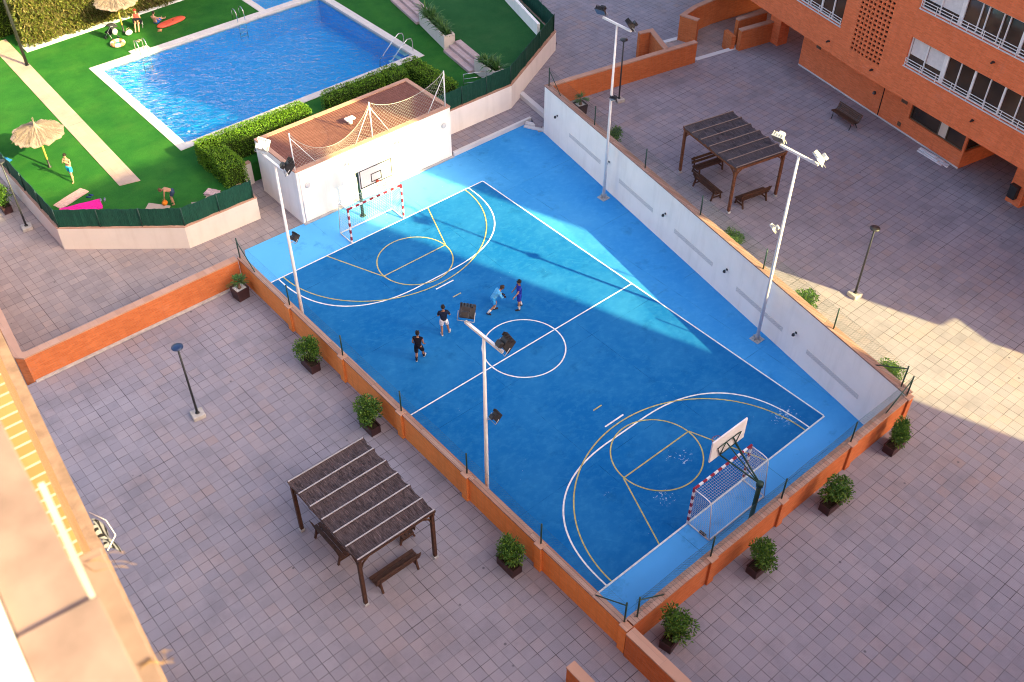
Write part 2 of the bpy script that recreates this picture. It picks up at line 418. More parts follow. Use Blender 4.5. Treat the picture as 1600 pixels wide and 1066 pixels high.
def watermat():
    m = bpy.data.materials.new('pool_water')
    m.use_nodes = True
    nt = m.node_tree
    nt.nodes.remove(nt.nodes['Principled BSDF'])
    out = nt.nodes['Material Output']
    v = coords(nt, 'UV')
    n1 = node(nt, 'ShaderNodeTexNoise', Scale=0.95, Detail=3.0, Roughness=0.5, Distortion=0.9)
    nt.links.new(mapping(nt, mapping(nt, v, (1, 1, 1), (0, 0, 0), (0, 0, R(38))), (1, 3.2, 1)), n1.inputs['Vector'])
    cr = nt.nodes.new('ShaderNodeMapRange'); cr.interpolation_type = 'SMOOTHSTEP'
    cr.inputs[1].default_value = 0.42; cr.inputs[2].default_value = 0.78
    nt.links.new(n1.outputs[0], cr.inputs[0])
    n2 = node(nt, 'ShaderNodeTexNoise', Scale=3.2, Detail=3.0, Roughness=0.5, Distortion=0.4)
    nt.links.new(mapping(nt, v, (1, 1.7, 1)), n2.inputs['Vector'])
    ad = nt.nodes.new('ShaderNodeMath'); ad.operation = 'MULTIPLY_ADD'; ad.inputs[1].default_value = 0.30
    nt.links.new(n2.outputs[0], ad.inputs[0]); nt.links.new(cr.outputs[0], ad.inputs[2])
    bp = node(nt, 'ShaderNodeBump', Strength=1.0, Distance=0.28)
    nt.links.new(ad.outputs[0], bp.inputs['Height'])
    gl = node(nt, 'ShaderNodeBsdfGlossy', Roughness=0.04)
    nt.links.new(bp.outputs[0], gl.inputs['Normal'])
    tr = node(nt, 'ShaderNodeBsdfTransparent', Color=(0.45, 0.88, 0.99, 1))
    fr = node(nt, 'ShaderNodeFresnel', IOR=1.22)
    nt.links.new(bp.outputs[0], fr.inputs['Normal'])
    mx = nt.nodes.new('ShaderNodeMixShader')
    nt.links.new(fr.outputs[0], mx.inputs[0])
    nt.links.new(tr.outputs[0], mx.inputs[1]); nt.links.new(gl.outputs[0], mx.inputs[2])
    nt.links.new(mx.outputs[0], out.inputs[0])
    return m
MAT['water'] = watermat()

def screenmat():
    m, nt, b = newmat('green_privacy_screen', 0.75, 0.2)
    v = coords(nt, 'UV')
    f = noise(nt, mapping(nt, v, (26, 3, 1)), 1.0, 6, 0.7, 0.3, 0.7)
    g = noise(nt, v, 2.2, 5, 0.6, 0.35, 0.7)
    c = mixc(nt, f, (0.004, 0.03, 0.022), (0.016, 0.095, 0.06))
    mg = nt.nodes.new('ShaderNodeMath'); mg.operation = 'MULTIPLY'; mg.inputs[1].default_value = 0.5
    nt.links.new(g, mg.inputs[0])
    c = mixc(nt, mg.outputs[0], c, (0.008, 0.04, 0.03))
    nt.links.new(c, b.inputs['Base Color'])
    bump(nt, b, f, 0.6, 0.02)
    return m
MAT['screen'] = screenmat()

def reedmat(name, a, c):
    m, nt, b = newmat(name, 0.8, 0.2)
    v = coords(nt, 'UV')
    f = noise(nt, mapping(nt, v, (55, 3.0, 1)), 1.0, 4, 0.65, 0.3, 0.7)
    g = noise(nt, mapping(nt, v, (40, 1.6, 1), (5, 2, 0)), 1.0, 3, 0.6, 0.62, 0.72)
    cc = mixc(nt, f, a, c)
    cc = mixc(nt, g, cc, tuple(min(1, x * 2.0) for x in c))
    nt.links.new(cc, b.inputs['Base Color'])
    bump(nt, b, f, 0.8, 0.02)
    return m
MAT['reed'] = reedmat('brown_reed_mat', (0.02, 0.012, 0.013), (0.125, 0.092, 0.10))
MAT['reedgrey'] = reedmat('grey_reed_mat', (0.04, 0.034, 0.042), (0.105, 0.09, 0.105))
MAT['thatch'] = reedmat('straw_thatch', (0.17, 0.12, 0.10), (0.36, 0.27, 0.225))
MAT['straw'] = plain('yellow_timber', (0.5, 0.33, 0.08), 0.6, 0.2, 0.2, 8)
SKIN = plain('skin', (0.42, 0.23, 0.15), 0.6, 0.3, 0.08, 6)
SKINT = plain('tanned_skin', (0.34, 0.17, 0.10), 0.6, 0.3, 0.08, 6)
HAIR = plain('dark_hair', (0.018, 0.012, 0.009), 0.6, 0.3, 0.3, 30)
def cloth(name, col):
    return plain(name, col, 0.9, 0.1, 0.18, 12)

# ------------------------------------------------------------------ mesh builder
class MB:
    def __init__(s):
        s.v = []; s.f = []; s.m = []; s.sm = []
    def add(s, vs, fs, mi=0, smooth=False):
        o = len(s.v)
        s.v += [Vector(p) for p in vs]
        for f in fs:
            s.f.append([i + o for i in f]); s.m.append(mi); s.sm.append(smooth)
        return s
    def box(s, lo, hi, mi=0, M=None):
        (a, b, c), (d, e, f) = lo, hi
        vs = [Vector(p) for p in ((a, b, c), (d, b, c), (d, e, c), (a, e, c), (a, b, f), (d, b, f), (d, e, f), (a, e, f))]
        if M is not None:
            vs = [M @ p for p in vs]
        return s.add(vs, [(3, 2, 1, 0), (4, 5, 6, 7), (0, 1, 5, 4), (1, 2, 6, 5), (2, 3, 7, 6), (3, 0, 4, 7)], mi)
    def bbox(s, lo, hi, bev=0.01, mi=0, M=None):
        """box with chamfered vertical and top edges"""
        (a, b, c), (d, e, f) = lo, hi
        k = bev
        def ring(z, i):
            return [(a + i, b + i + k, z), (a + i + k, b + i, z), (d - i - k, b + i, z), (d - i, b + i + k, z), (d - i, e - i - k, z), (d - i - k, e - i, z), (a + i + k, e - i, z), (a + i, e - i - k, z)]
        vs = ring(c, 0) + ring(f - k, 0) + ring(f, k)
        vs = [Vector(p) for p in vs]
        if M is not None:
            vs = [M @ p for p in vs]
        fs = [tuple(range(7, -1, -1)), tuple(range(16, 24))]
        for r in (0, 8):
            for i in range(8):
                j = (i + 1) % 8
                fs.append((r + i, r + j, r + 8 + j, r + 8 + i))
        return s.add(vs, fs, mi)
    def prism(s, poly, z0, z1, mi=0, bottom=True, M=None):
        n = len(poly)
        ar = sum(poly[i][0] * poly[(i + 1) % n][1] - poly[(i + 1) % n][0] * poly[i][1] for i in range(n))
        if ar < 0:
            poly = poly[::-1]
        vs = [Vector((p[0], p[1], z0)) for p in poly] + [Vector((p[0], p[1], z1)) for p in poly]
        if M is not None:
            vs = [M @ p for p in vs]
        fs = [tuple(range(n, 2 * n))]
        if bottom:
            fs.append(tuple(range(n - 1, -1, -1)))
        for i in range(n):
            j = (i + 1) % n
            fs.append((i, j, n + j, n + i))
        return s.add(vs, fs, mi)
    def tube(s, pts, r, n=8, mi=0, cap=True, smooth=True):
        pts = [Vector(p) for p in pts]
        rs = r if isinstance(r, (list, tuple)) else [r] * len(pts)
        rings = []
        up = None
        for i, p in enumerate(pts):
            if i == 0: t = pts[1] - pts[0]
            elif i == len(pts) - 1: t = pts[-1] - pts[-2]
            else: t = (pts[i + 1] - p).normalized() + (p - pts[i - 1]).normalized()
            if t.length < 1e-9: t = Vector((0, 0, 1))
            t.normalize()
            if up is None:
                a = Vector((0, 0, 1)) if abs(t.z) < 0.9 else Vector((1, 0, 0))
                u = t.cross(a).normalized()
            else:
                u = (up - t * up.dot(t)).normalized()
            up = u
            w = t.cross(u)
            rings.append([p + (u * math.cos(2 * math.pi * k / n) + w * math.sin(2 * math.pi * k / n)) * rs[i] for k in range(n)])
        vs = [q for rg in rings for q in rg]
        fs = []
        for i in range(len(pts) - 1):
            for k in range(n):
                l = (k + 1) % n
                fs.append((i * n + k, i * n + l, (i + 1) * n + l, (i + 1) * n + k))
        s.add(vs, fs, mi, smooth)
        if cap:
            o = len(s.v) - len(vs)
            s.f.append([o + k for k in range(n - 1, -1, -1)]); s.m.append(mi); s.sm.append(False)
            s.f.append([o + (len(pts) - 1) * n + k for k in range(n)]); s.m.append(mi); s.sm.append(False)
        return s
    def bar(s, p0, p1, w, h, mi=0, up=(0, 0, 1)):
        """rectangular bar from p0 to p1, width w across, height h along up"""
        p0, p1 = Vector(p0), Vector(p1)
        t = (p1 - p0).normalized(); up = Vector(up)
        if abs(t.dot(up)) > 0.98: up = Vector((1, 0, 0))
        u = t.cross(up).normalized(); q = u.cross(t)
        vs = []
        for p in (p0, p1):
            for a, b in ((-1, -1), (1, -1), (1, 1), (-1, 1)):
                vs.append(p + u * (a * w / 2) + q * (b * h / 2))
        return s.add(vs, [(3, 2, 1, 0), (4, 5, 6, 7), (0, 1, 5, 4), (1, 2, 6, 5), (2, 3, 7, 6), (3, 0, 4, 7)], mi)
    def lathe(s, prof, n=16, c=(0, 0, 0), mi=0, smooth=True):
        vs = []
        for (r, z) in prof:
            for k in range(n):
                a = 2 * math.pi * k / n
                vs.append((c[0] + r * math.cos(a), c[1] + r * math.sin(a), c[2] + z))
        fs = []
        for i in range(len(prof) - 1):
            for k in range(n):
                l = (k + 1) % n
                fs.append((i * n + k, i * n + l, (i + 1) * n + l, (i + 1) * n + k))
        fs.append(tuple(range(n - 1, -1, -1)))
        fs.append(tuple((len(prof) - 1) * n + k for k in range(n)))
        return s.add(vs, fs, mi, smooth)
    def ball(s, c, r, mi=0, n=10, m=7):
        c = Vector(c); r = Vector(r) if hasattr(r, '__len__') else Vector((r, r, r))
        prof = []
        vs = []
        for i in range(m + 1):
            ph = math.pi * (i + 0.02) / (m + 0.04) - math.pi / 2
            for k in range(n):
                a = 2 * math.pi * k / n
                vs.append(c + Vector((r.x * math.cos(ph) * math.cos(a), r.y * math.cos(ph) * math.sin(a), r.z * math.sin(ph))))
        fs = []
        for i in range(m):
            for k in range(n):
                l = (k + 1) % n
                fs.append((i * n + k, i * n + l, (i + 1) * n + l, (i + 1) * n + k))
        return s.add(vs, fs, mi, True)
    def mesh(s, me, mi=0, smooth=True, M=None):
        vs = [(M @ v.co if M is not None else v.co) for v in me.vertices]
        return s.add(vs, [tuple(p.vertices) for p in me.polygons], mi, smooth)
    def leaf(s, p, d, nrm, l, w, mi=0):
        d = d.normalized(); side = d.cross(nrm)
        if side.length < 1e-4: side = d.cross(Vector((1, 0.3, 0)))
        side.normalize(); q = side.cross(d)
        return s.add([p, p + d * l * 0.5 + side * w * 0.5 + q * w * 0.12, p + d * l, p + d * l * 0.5 - side * w * 0.5 + q * w * 0.12], [(0, 1, 2, 3)], mi)
    def data(s, name, mats):
        me = bpy.data.meshes.new(name)
        me.from_pydata([tuple(v) for v in s.v], [], s.f)
        for m in mats:
            me.materials.append(m)
        me.polygons.foreach_set('material_index', s.m)
        me.polygons.foreach_set('use_smooth', s.sm)
        # real-size box unwrapping: metres along the face
        uv = me.uv_layers.new(name='UVMap')
        buf = [0.0] * (2 * len(me.loops))
        for p in me.polygons:
            n = p.normal
            if abs(n.z) > 0.75:
                for li in p.loop_indices:
                    v = s.v[me.loops[li].vertex_index]
                    buf[2 * li] = v.x; buf[2 * li + 1] = v.y
            else:
                t = Vector((-n.y, n.x, 0)).normalized()
                for li in p.loop_indices:
                    v = s.v[me.loops[li].vertex_index]
                    buf[2 * li] = v.dot(t); buf[2 * li + 1] = v.z
        uv.data.foreach_set('uv', buf)
        me.update()
        return me
    def build(s, name, mats, parent=None, world=False):
        if not isinstance(mats, (list, tuple)): mats = [mats]
        if world and parent is not None:
            o = Vector(parent.location)
            me = s.data(name, mats)
            for v in me.vertices: v.co -= o
        else:
            me = s.data(name, mats)
        ob = bpy.data.objects.new(name, me)
        COL.objects.link(ob)
        if parent is not None: ob.parent = parent
        return ob

def tag(o, label=None, cat=None, group=None, kind=None):
    if label: o['label'] = label
    if cat: o['category'] = cat
    if group: o['group'] = group
    if kind: o['kind'] = kind
    return o

def thing(name, label, cat, loc=(0, 0, 0), rz=0.0, group=None):
    o = bpy.data.objects.new(name, None)
    o.empty_display_size = 0.3
    COL.objects.link(o)
    o.location = loc; o.rotation_euler = (0, 0, rz)
    return tag(o, label, cat, group)

def copy_tree(o, parent=None):
    c = o.copy()
    COL.objects.link(c)
    if parent is not None: c.parent = parent
    for ch in o.children: copy_tree(ch, c)
    return c

def place_copy(o, loc, rz, label, scale=None):
    c = copy_tree(o)
    c.location = loc; c.rotation_euler = (0, 0, rz); c['label'] = label
    if scale: c.scale = scale
    return c

def structure(name, mb, mat):
    return tag(mb.build(name, mat), kind='structure')

def rect(x0, y0, x1, y1):
    return [(x0, y0), (x1, y0), (x1, y1), (x0, y1)]

def strip(mb, pts, w, z, mi=0):
    """flat painted line along pts (2D)"""
    pts = [Vector((p[0], p[1])) for p in pts]
    L = []; Rr = []
    for i, p in enumerate(pts):
        if i == 0: t = pts[1] - p
        elif i == len(pts) - 1: t = p - pts[-2]
        else: t = (pts[i + 1] - p).normalized() + (p - pts[i - 1]).normalized()
        t.normalize(); nn = Vector((-t.y, t.x)) * w / 2
        L.append(p + nn); Rr.append(p - nn)
    n = len(pts)
    vs = [(p.x, p.y, z) for p in L] + [(p.x, p.y, z) for p in Rr]
    mb.add(vs, [(i, n + i, n + i + 1, i + 1) for i in range(n - 1)], mi)

def offset_poly(pts, d):
    """shift an open 2D polyline sideways by d (left positive)"""
    out = []
    pts = [Vector(p) for p in pts]
    for i, p in enumerate(pts):
        ns = []
        if i > 0:
            t = (p - pts[i - 1]).normalized(); ns.append(Vector((-t.y, t.x)))
        if i < len(pts) - 1:
            t = (pts[i + 1] - p).normalized(); ns.append(Vector((-t.y, t.x)))
        if len(ns) == 1: out.append(p + ns[0] * d)
        else:
            b = (ns[0] + ns[1]).normalized(); out.append(p + b * d / max(0.3, b.dot(ns[0])))
    return [(p.x, p.y) for p in out]

def run_wall(mb, pts, d0, d1, z0, z1, mi=0):
    """wall along an open polyline between sideways offsets d0 and d1"""
    a = offset_poly(pts, d0); b = offset_poly(pts, d1)
    for i in range(len(pts) - 1):
        mb.prism([a[i], a[i + 1], b[i + 1], b[i]], z0, z1, mi)

# ------------------------------------------------------------------ levels (metres)
ZP = 1.5      # plazas round the court
ZT = 1.1      # pool lawn
ZU = 1.6      # upper lawn
ZW = 0.3      # walkway right of the store
ZTOP = 2.8    # top of the garden walls

# ------------------------------------------------------------------ ground
g = MB()
g.prism(rect(-400, -400, -4.4, 400), -3, 0.0); g.prism(rect(11.0, -400, 400, 400), -3, 0.0)
g.prism(rect(-4.4, -400, 11.0, 22.0), -3, 0.0); g.prism(rect(-4.4, 33.05, 11.0, 400), -3, 0.0)
structure('ground', g, MAT['walkpaving'])

g = MB()
g.prism([(-80, 9.9), (-7.62, 9.9), (-7.62, -13.5), (7.3, -13.5), (7.62, -12.2), (12.35, 12.2), (22.4, 10.65), (25.5, 10.0), (30, 9.2), (60, 3), (60, -80), (-80, -80)], 0.01, ZP)
structure('plaza', g, MAT['paving'])

g = MB()
g.prism([(-7.5, -13.35), (7.42, -13.35), (7.5, -12.2), (12.25, 12.4), (11.95, 12.5), (12.45, 13.6), (6.9, 13.72), (-2.4, 13.74), (-5.75, 13.78), (-7.45, 10.0)], 0.002, 0.008)
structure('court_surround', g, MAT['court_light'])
g = MB()
g.prism(rect(-6.61, -10.86, 6.61, 10.86), 0.0085, 0.012)
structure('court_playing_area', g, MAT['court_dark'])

# painted markings
mk = MB(); zl = 0.016
W2, L2 = 6.61, 10.86
strip(mk, [(-W2, -L2), (W2, -L2)], 0.07, zl); strip(mk, [(-W2, L2), (W2, L2)], 0.07, zl)
strip(mk, [(W2, -L2 + .036), (W2, L2 - .036)], 0.07, zl); strip(mk, [(-W2, -L2 + .036), (-W2, L2 - .036)], 0.07, zl)
strip(mk, [(-W2 + .036, 0), (W2 - .036, 0)], 0.06, zl)
strip(mk, [(1.8 * math.cos(a), 1.8 * math.sin(a)) for a in [2 * math.pi * i / 72 for i in range(73)]], 0.06, zl + .003)
for s in (-1, 1):
    pts = []
    for i in range(61):
        t = math.pi * i / 60
        c, q = math.cos(t), math.sin(t)
        e = 2 / 2.45
        x = math.copysign(abs(c) ** e, c) * 4.9 + (0.75 if c > 0 else -0.75)
        y = q ** e * 4.63
        pts.append((x, s * (L2 - .036 - y)))
    strip(mk, pts, 0.065, zl + .003)
    strip(mk, [(-0.53, s * 5.54), (0.49, s * 5.54)], 0.07, zl)
mk = structure('white_court_lines', mk, MAT['line_white'])
mk = MB(); zy = 0.022
for s in (-1, 1):
    strip(mk, [(1.8 * math.cos(a), s * 7.86 + 1.8 * math.sin(a)) for a in [2 * math.pi * i / 72 for i in range(73)]], 0.055, zy)
    strip(mk, [(-1.77, s * 7.86), (1.77, s * 7.86)], 0.055, zy - .003)
    strip(mk, [(-1.83, s * 7.86), (-3.0, s * (L2 - .036))], 0.055, zy - .002)
    strip(mk, [(1.83, s * 7.86), (3.0, s * (L2 - .036))], 0.055, zy - .002)
    strip(mk, [(5.4 * math.cos(t), s * (L2 - .036 - 5.08 * math.sin(t))) for t in [math.pi * i / 60 for i in range(61)]], 0.055, zy + .003)
    strip(mk, [(-0.28, s * 4.6), (0.18, s * 4.6)], 0.055, zy)
structure('yellow_court_lines', mk, MAT['line_yellow'])

# pool lawn, in one level sheet with the basins left open
g = MB()
g.prism([(-12.1, 70), (-12.1, 19.5), (-7.62, 15.8), (-4.02, 15.7), (-4.02, 18.5), (-4.62, 18.5), (-4.62, 70)], 0.01, ZT)
g.prism([(-4.62, 21.92), (-4.62, 18.5), (7.2, 18.5), (7.2, 16.0), (12.3, 16.0), (12.6, 18.2), (11.22, 21.92)], 0.01, ZT)
g.prism([(11.22, 21.92), (12.6, 18.2), (16, 30), (16, 70), (15.2, 70), (15.2, 33.3), (11.22, 33.3)], 0.01, ZT)
g.prism(rect(-4.62, 33.3, 6.7, 70), 0.01, ZT)
g.prism(rect(6.7, 41, 15.2, 70), 0.01, ZT)
structure('pool_lawn', g, MAT['turf'])
g = MB()
g.prism([(12.8, 16.0), (18.5, 18.4), (22.5, 32), (26, 70), (16.8, 70), (15.1, 28.6), (14.35, 25.3), (13.9, 25.2), (13.2, 21.7), (13.45, 21.5), (13.0, 18.6), (12.75, 18.5)], 0.01, ZU)
structure('upper_lawn', g, MAT['turf2'])
g = MB()
g.prism([(-7.95, 40), (-8.45, 21.0), (-7.45, 20.75), (-6.95, 40)], ZT + .002, ZT + .03)
g.prism([(-8.4, 18.3), (-7.7, 17.4), (-7.3, 17.8), (-8.0, 18.7)], ZT + .002, ZT + .03)
g.prism([(-6.6, 16.9), (-5.6, 16.2), (-4.9, 17.4), (-5.1, 17.8), (-5.9, 17.1), (-6.4, 17.4)], ZT + .002, ZT + .03)
structure('garden_path', g, pavingmat('path_slabs', (0.34, 0.25, 0.215), (0.40, 0.295, 0.25), (0.25, 0.16, 0.135), tile=0.5, warm=(0.45, 0.29, 0.23), joint=0.006))
# swimming pool
g = MB()
px0, px1, py0, py1 = -4.12, 10.75, 22.42, 32.8
g.prism(rect(px0, py0, px1, py1), -0.75, -0.65)
g.prism(rect(px0 - .1, py0 - .1, px0, py1 + .1), -0.75, ZT - .06); g.prism(rect(px1, py0 - .1, px1 + .1, py1 + .1), -0.75, ZT - .06)
g.prism(rect(px0, py0 - .1, px1, py0), -0.75, ZT - .06); g.prism(rect(px0, py1, px1, py1 + .1), -0.75, ZT - .06)
structure('pool_basin', g, MAT['pooltile'])
g = MB()
g.prism(rect(-4.62, 21.92, 11.22, 22.44), 0.9, ZT + .035); g.prism(rect(-4.62, 32.78, 11.22, 33.3), 0.9, ZT + .035)
g.prism(rect(-4.62, 22.44, -4.1, 32.78), 0.9, ZT + .035); g.prism(rect(10.73, 22.44, 11.22, 32.78), 0.9, ZT + .035)
g.prism(rect(6.7, 33.3, 7.15, 41), 0.9, ZT + .035); g.prism(rect(7.15, 40.5, 15.2, 41), 0.9, ZT + .035); g.prism(rect(14.7, 33.3, 15.2, 40.5), 0.9, ZT + .035)
g.prism(rect(-1.95, 33.3, -0.75, 33.75), 0.9, ZT + .03)
structure('pool_coping', g, brickmat('pool_edge_stone', (0.6, 0.54, 0.52), (0.55, 0.49, 0.47), (0.42, 0.36, 0.34), bw=0.5, bh=0.5, ms=0.006, dirt=0.2))
g = MB()
N = 120
g.add([(px0, py0, .98), (px1, py0, .98), (px1, py1, .98), (px0, py1, .98)], [(0, 1, 2, 3)])
structure('pool_water', g, MAT['water'])
g = MB(); g.add([(7.15, 33.3, .98), (14.7, 33.3, .98), (14.7, 40.5, .98), (7.15, 40.5, .98)], [(0, 1, 2, 3)])
structure('small_pool_water', g, MAT['water'])
g = MB(); g.prism(rect(7.15, 33.3, 14.7, 40.5), 0.35, 0.45)
structure('small_pool_basin', g, MAT['pooltile'])

# walkway right of the store, steps and landing
g = MB()
g.prism([(6.95, 13.75), (12.45, 13.7), (12.1, 12.95), (12.45, 12.4), (13.0, 12.55), (13.55, 15.75), (12.6, 15.9), (8.0, 15.9), (6.95, 18.4)], 0.01, 0.22)
structure('walkway', g, MAT['paving'])
g = MB()
g.prism([(13.0, 12.55), (22.3, 10.95), (22.3, 14.0), (26.5, 13.6), (60, 12), (60, 70), (27, 70), (22.5, 32), (19.2, 18.9), (13.55, 15.75)], 0.01, 0.45)
structure('upper_walkway', g, MAT['paving'])
g = MB()
g.prism([(22.3, 10.6), (25.6, 10.0), (33, 8.6), (33, 12.6), (26.5, 13.6), (24.9, 13.2), (22.9, 13.6)], 0.02, 1.2)
structure('stair_landing', g, MAT['walkpaving'])
def steps_thing(name, label, boxes, mat):
    o = thing(name, label, 'steps', boxes[0][0])
    for lo, hi, M in boxes[0][1]:
        b = MB(); b.bbox(lo, hi, 0.012, M=M); b.build('step', mat, o)
    return o
def dirM(x, y, ang):
    return Matrix.Translation((x, y, 0)) @ Matrix.Rotation(ang, 4, 'Z')
kerb = MB(); kerb.bbox((6.9, 13.62, 0), (12.42, 13.78, .26), .01)
o = tag(kerb.build('court_kerb', MAT['stonestrip']), 'low white kerb along the far blue court edge, right of the white store', 'kerb')
o = thing('court_steps', 'pale stone steps down into the blue court beside the white retaining wall', 'steps', (12.2, 13.0, 0))
for k in range(2):
    b = MB(); b.bbox((-0.62, -0.3 + .22 * k, 0.0), (0.62, -0.08 + .22 * k, .1 + .09 * k), .01, M=Matrix.Rotation(R(-62), 4, 'Z'))
    b.build('step', MAT['stonestrip'], o)
o = thing('walkway_step', 'single pale stone step crossing the paving from the pool wall to the white wall', 'step', (13.25, 14.2, 0))
b = MB(); b.bbox((-1.75, -.16, .1), (1.75, .16, .49), .012, M=Matrix.Rotation(R(80), 4, 'Z')); b.build('tread', MAT['stonestrip'], o)
o = thing('plaza_step', 'white stone step at the plaza end of the brick stair walls', 'step', (24.05, 10.42, 0))
b = MB(); b.bbox((-1.5, -.16, 1.0), (1.5, .16, ZP + .02), .012, M=Matrix.Rotation(R(-11.5), 4, 'Z')); b.build('tread', MAT['stonestrip'], o)
o = thing('lower_step', 'white stone step between the brick stair walls, the one nearer the pool side', 'step', (24.3, 13.55, 0))
b = MB(); b.bbox((-1.1, -.16, .4), (1.1, .16, 1.22), .012, M=Matrix.Rotation(R(-11.5), 4, 'Z')); b.build('tread', MAT['stonestrip'], o)

# ------------------------------------------------------------------ garden walls
def wall_thing(name, label, cat, pts, th, z0, z1, side, mat, cop_mat, over=0.03, cop_h=0.07, base=(0, 0, 0)):
    """wall with a coping along a polyline; side=+1 puts the thickness on the left of the run"""
    o = thing(name, label, cat, (pts[0][0], pts[0][1], z0))
    b = MB(); run_wall(b, pts, 0 if side > 0 else -th, th if side > 0 else 0, z0, z1 - cop_h)
    b.build('wall', mat, o, world=True)
    c = MB(); run_wall(c, pts, -over if side > 0 else -th - over, th + over if side > 0 else over, z1 - cop_h + .002, z1)
    c.build('coping', cop_mat, o, world=True)
    return o
def pillar(o, x, y, z0, z1, sx, sy, rz=0, mat=None):
    M = Matrix.Translation((x, y, 0)) @ Matrix.Rotation(rz, 4, 'Z')
    b = MB(); b.box((-sx / 2, -sy / 2, z0), (sx / 2, sy / 2, z1), 0, M)
    p = b.build('pillar', mat or MAT['brickwall'], o, world=True)
    c = MB(); c.bbox((-sx / 2 - .02, -sy / 2 - .02, z1 + .002), (sx / 2 + .02, sy / 2 + .02, z1 + .05), .01, 0, M)
    k = MB(); k.v = c.v; k.f = c.f; k.m = c.m; k.sm = c.sm
    off = Vector(o.location)
    k.v = [v - off for v in k.v]
    cc = k.build('cap', MAT['coping'], p)

PY = [5.95, 2.05, -1.8, -5.65, -9.5, -13.42]
lw = wall_thing('court_wall', 'long orange brick wall with pillars between the blue court and the left plaza', 'wall',
                [(-7.45, 10.1), (-7.45, -13.3)], 0.19, -0.02, ZTOP, -1, MAT['brickcourt'], MAT['copingdark'])
for y in PY: pillar(lw, -7.62, y, ZP - .2, ZTOP - .02, 0.24, 0.30, 0, MAT['brickcourt'])
PX = [-3.75, -0.15, 3.75, 7.25]
nw = wall_thing('court_wall', 'orange brick wall with pillars behind the near goal of the blue court', 'wall',
                [(-7.42, -13.27), (7.32, -13.27)], 0.26, -0.02, ZTOP, -1, MAT['brickwall'], MAT['copingdark'])
for x in PX: pillar(nw, x, -13.50, ZP - .2, ZTOP - .02, 0.30, 0.22)
wall_thing('plaza_wall', 'long orange brick wall with a pink coping across the top of the left plaza', 'wall',
           [(-7.72, 9.95), (-17.05, 9.95), (-17.3, 10.25), (-17.0, 13.0), (-16.2, 22)], 0.28, -0.02, ZTOP, -1, MAT['brickwall'], MAT['coping'])
pl = MB(); pl.bbox((-17.0, 9.80, ZP), (-7.75, 9.949, ZP + .05), .01)
tag(pl.build('wall_plinth', MAT['stone']), 'low pale plinth at the foot of the left plaza wall with the pink coping', 'plinth')
wall_thing('plaza_wall', 'orange brick wall with a pink coping running on from the near court corner', 'wall',
           [(-7.48, -13.62), (-7.48, -30)], 0.30, -0.02, ZTOP, -1, MAT['brickwall'], MAT['coping'])
wall_thing('plaza_wall', 'short end of an orange brick wall with pink coping at the bottom edge', 'wall',
           [(-9.62, -13.25), (-9.62, -30)], 0.28, ZP - .02, ZTOP, -1, MAT['brickwall'], MAT['coping'])

# white retaining wall along the right of the court
WA, WB = Vector((12.12, 12.12, 0)), Vector((7.41, -12.19, 0))
WD = (WB - WA).normalized(); WN = Vector((-WD.y, WD.x, 0))     # WN points to the plaza side
if WN.x < 0: WN = -WN
def wp(s, d=0.0, z=0.0):
    p = WA + WD * s + WN * d
    return Vector((p.x, p.y, z))
ww = thing('retaining_wall', 'long white rendered wall along the right side of the blue court', 'wall', (12.12, 12.12, 0))
b = MB()
aw = [wp(-0.2), wp(26.0), wp(26.0, .28), wp(-0.2, .28)]
b.prism([(p.x, p.y) for p in aw], -0.02, 2.86)
b.build('wall', MAT['white'], ww, world=True)
b = MB(); aw = [wp(-0.23, -.02), wp(26.02, -.02), wp(26.02, .31), wp(-0.23, .31)]
b.prism([(p.x, p.y) for p in aw], 2.862, 2.93)
b.build('coping', MAT['copingdark'], ww, world=True)
for s0, s1, z in ((2.42, 5.41, 1.28), (7.12, 10.04, 1.2), (11.79, 14.71, 1.15), (16.45, 19.55, 1.02), (21.07, 24.09, 1.02)):
    b = MB(); q = [wp(s0, -.012), wp(s1, -.012), wp(s1, .05), wp(s0, .05)]
    b.prism([(p.x, p.y) for p in q], z - .12, z + .12)
    b.build('brick_band', MAT['vent'], ww, world=True)
for k, (s, z) in enumerate(((1.17, 1.78), (6.16, 1.75), (11.0, 1.63), (15.67, 1.55), (20.3, 1.45))):
    nm = ['nearest the palm planter', 'second from the far end', 'in the middle of the row', 'second from the near end', 'nearest the near goal end'][k]
    o = thing('wall_lamp', 'small black lamp on the white court wall, ' + nm, 'lamp', wp(s, 0, z), math.atan2(WD.y, WD.x), 'lamps on the white court wall')
    m = MB(); m.lathe([(.05, 0), (.06, .01), (.06, .02)], 10); 
    for i, v in enumerate(m.v): m.v[i] = Vector((v.x, -v.z * 1.0, v.y))
    m.build('mount', MAT['blackmetal'], o)
    m = MB(); m.tube([(0, -.02, 0), (0, -.10, .01), (0, -.13, -.02)], .012, 6); m.lathe([(.03, .06), (.06, .02), (.07, -.06), (.055, -.07)], 10, (0, -.15, -.03)); m.build('shade', MAT['blackmetal'], o)

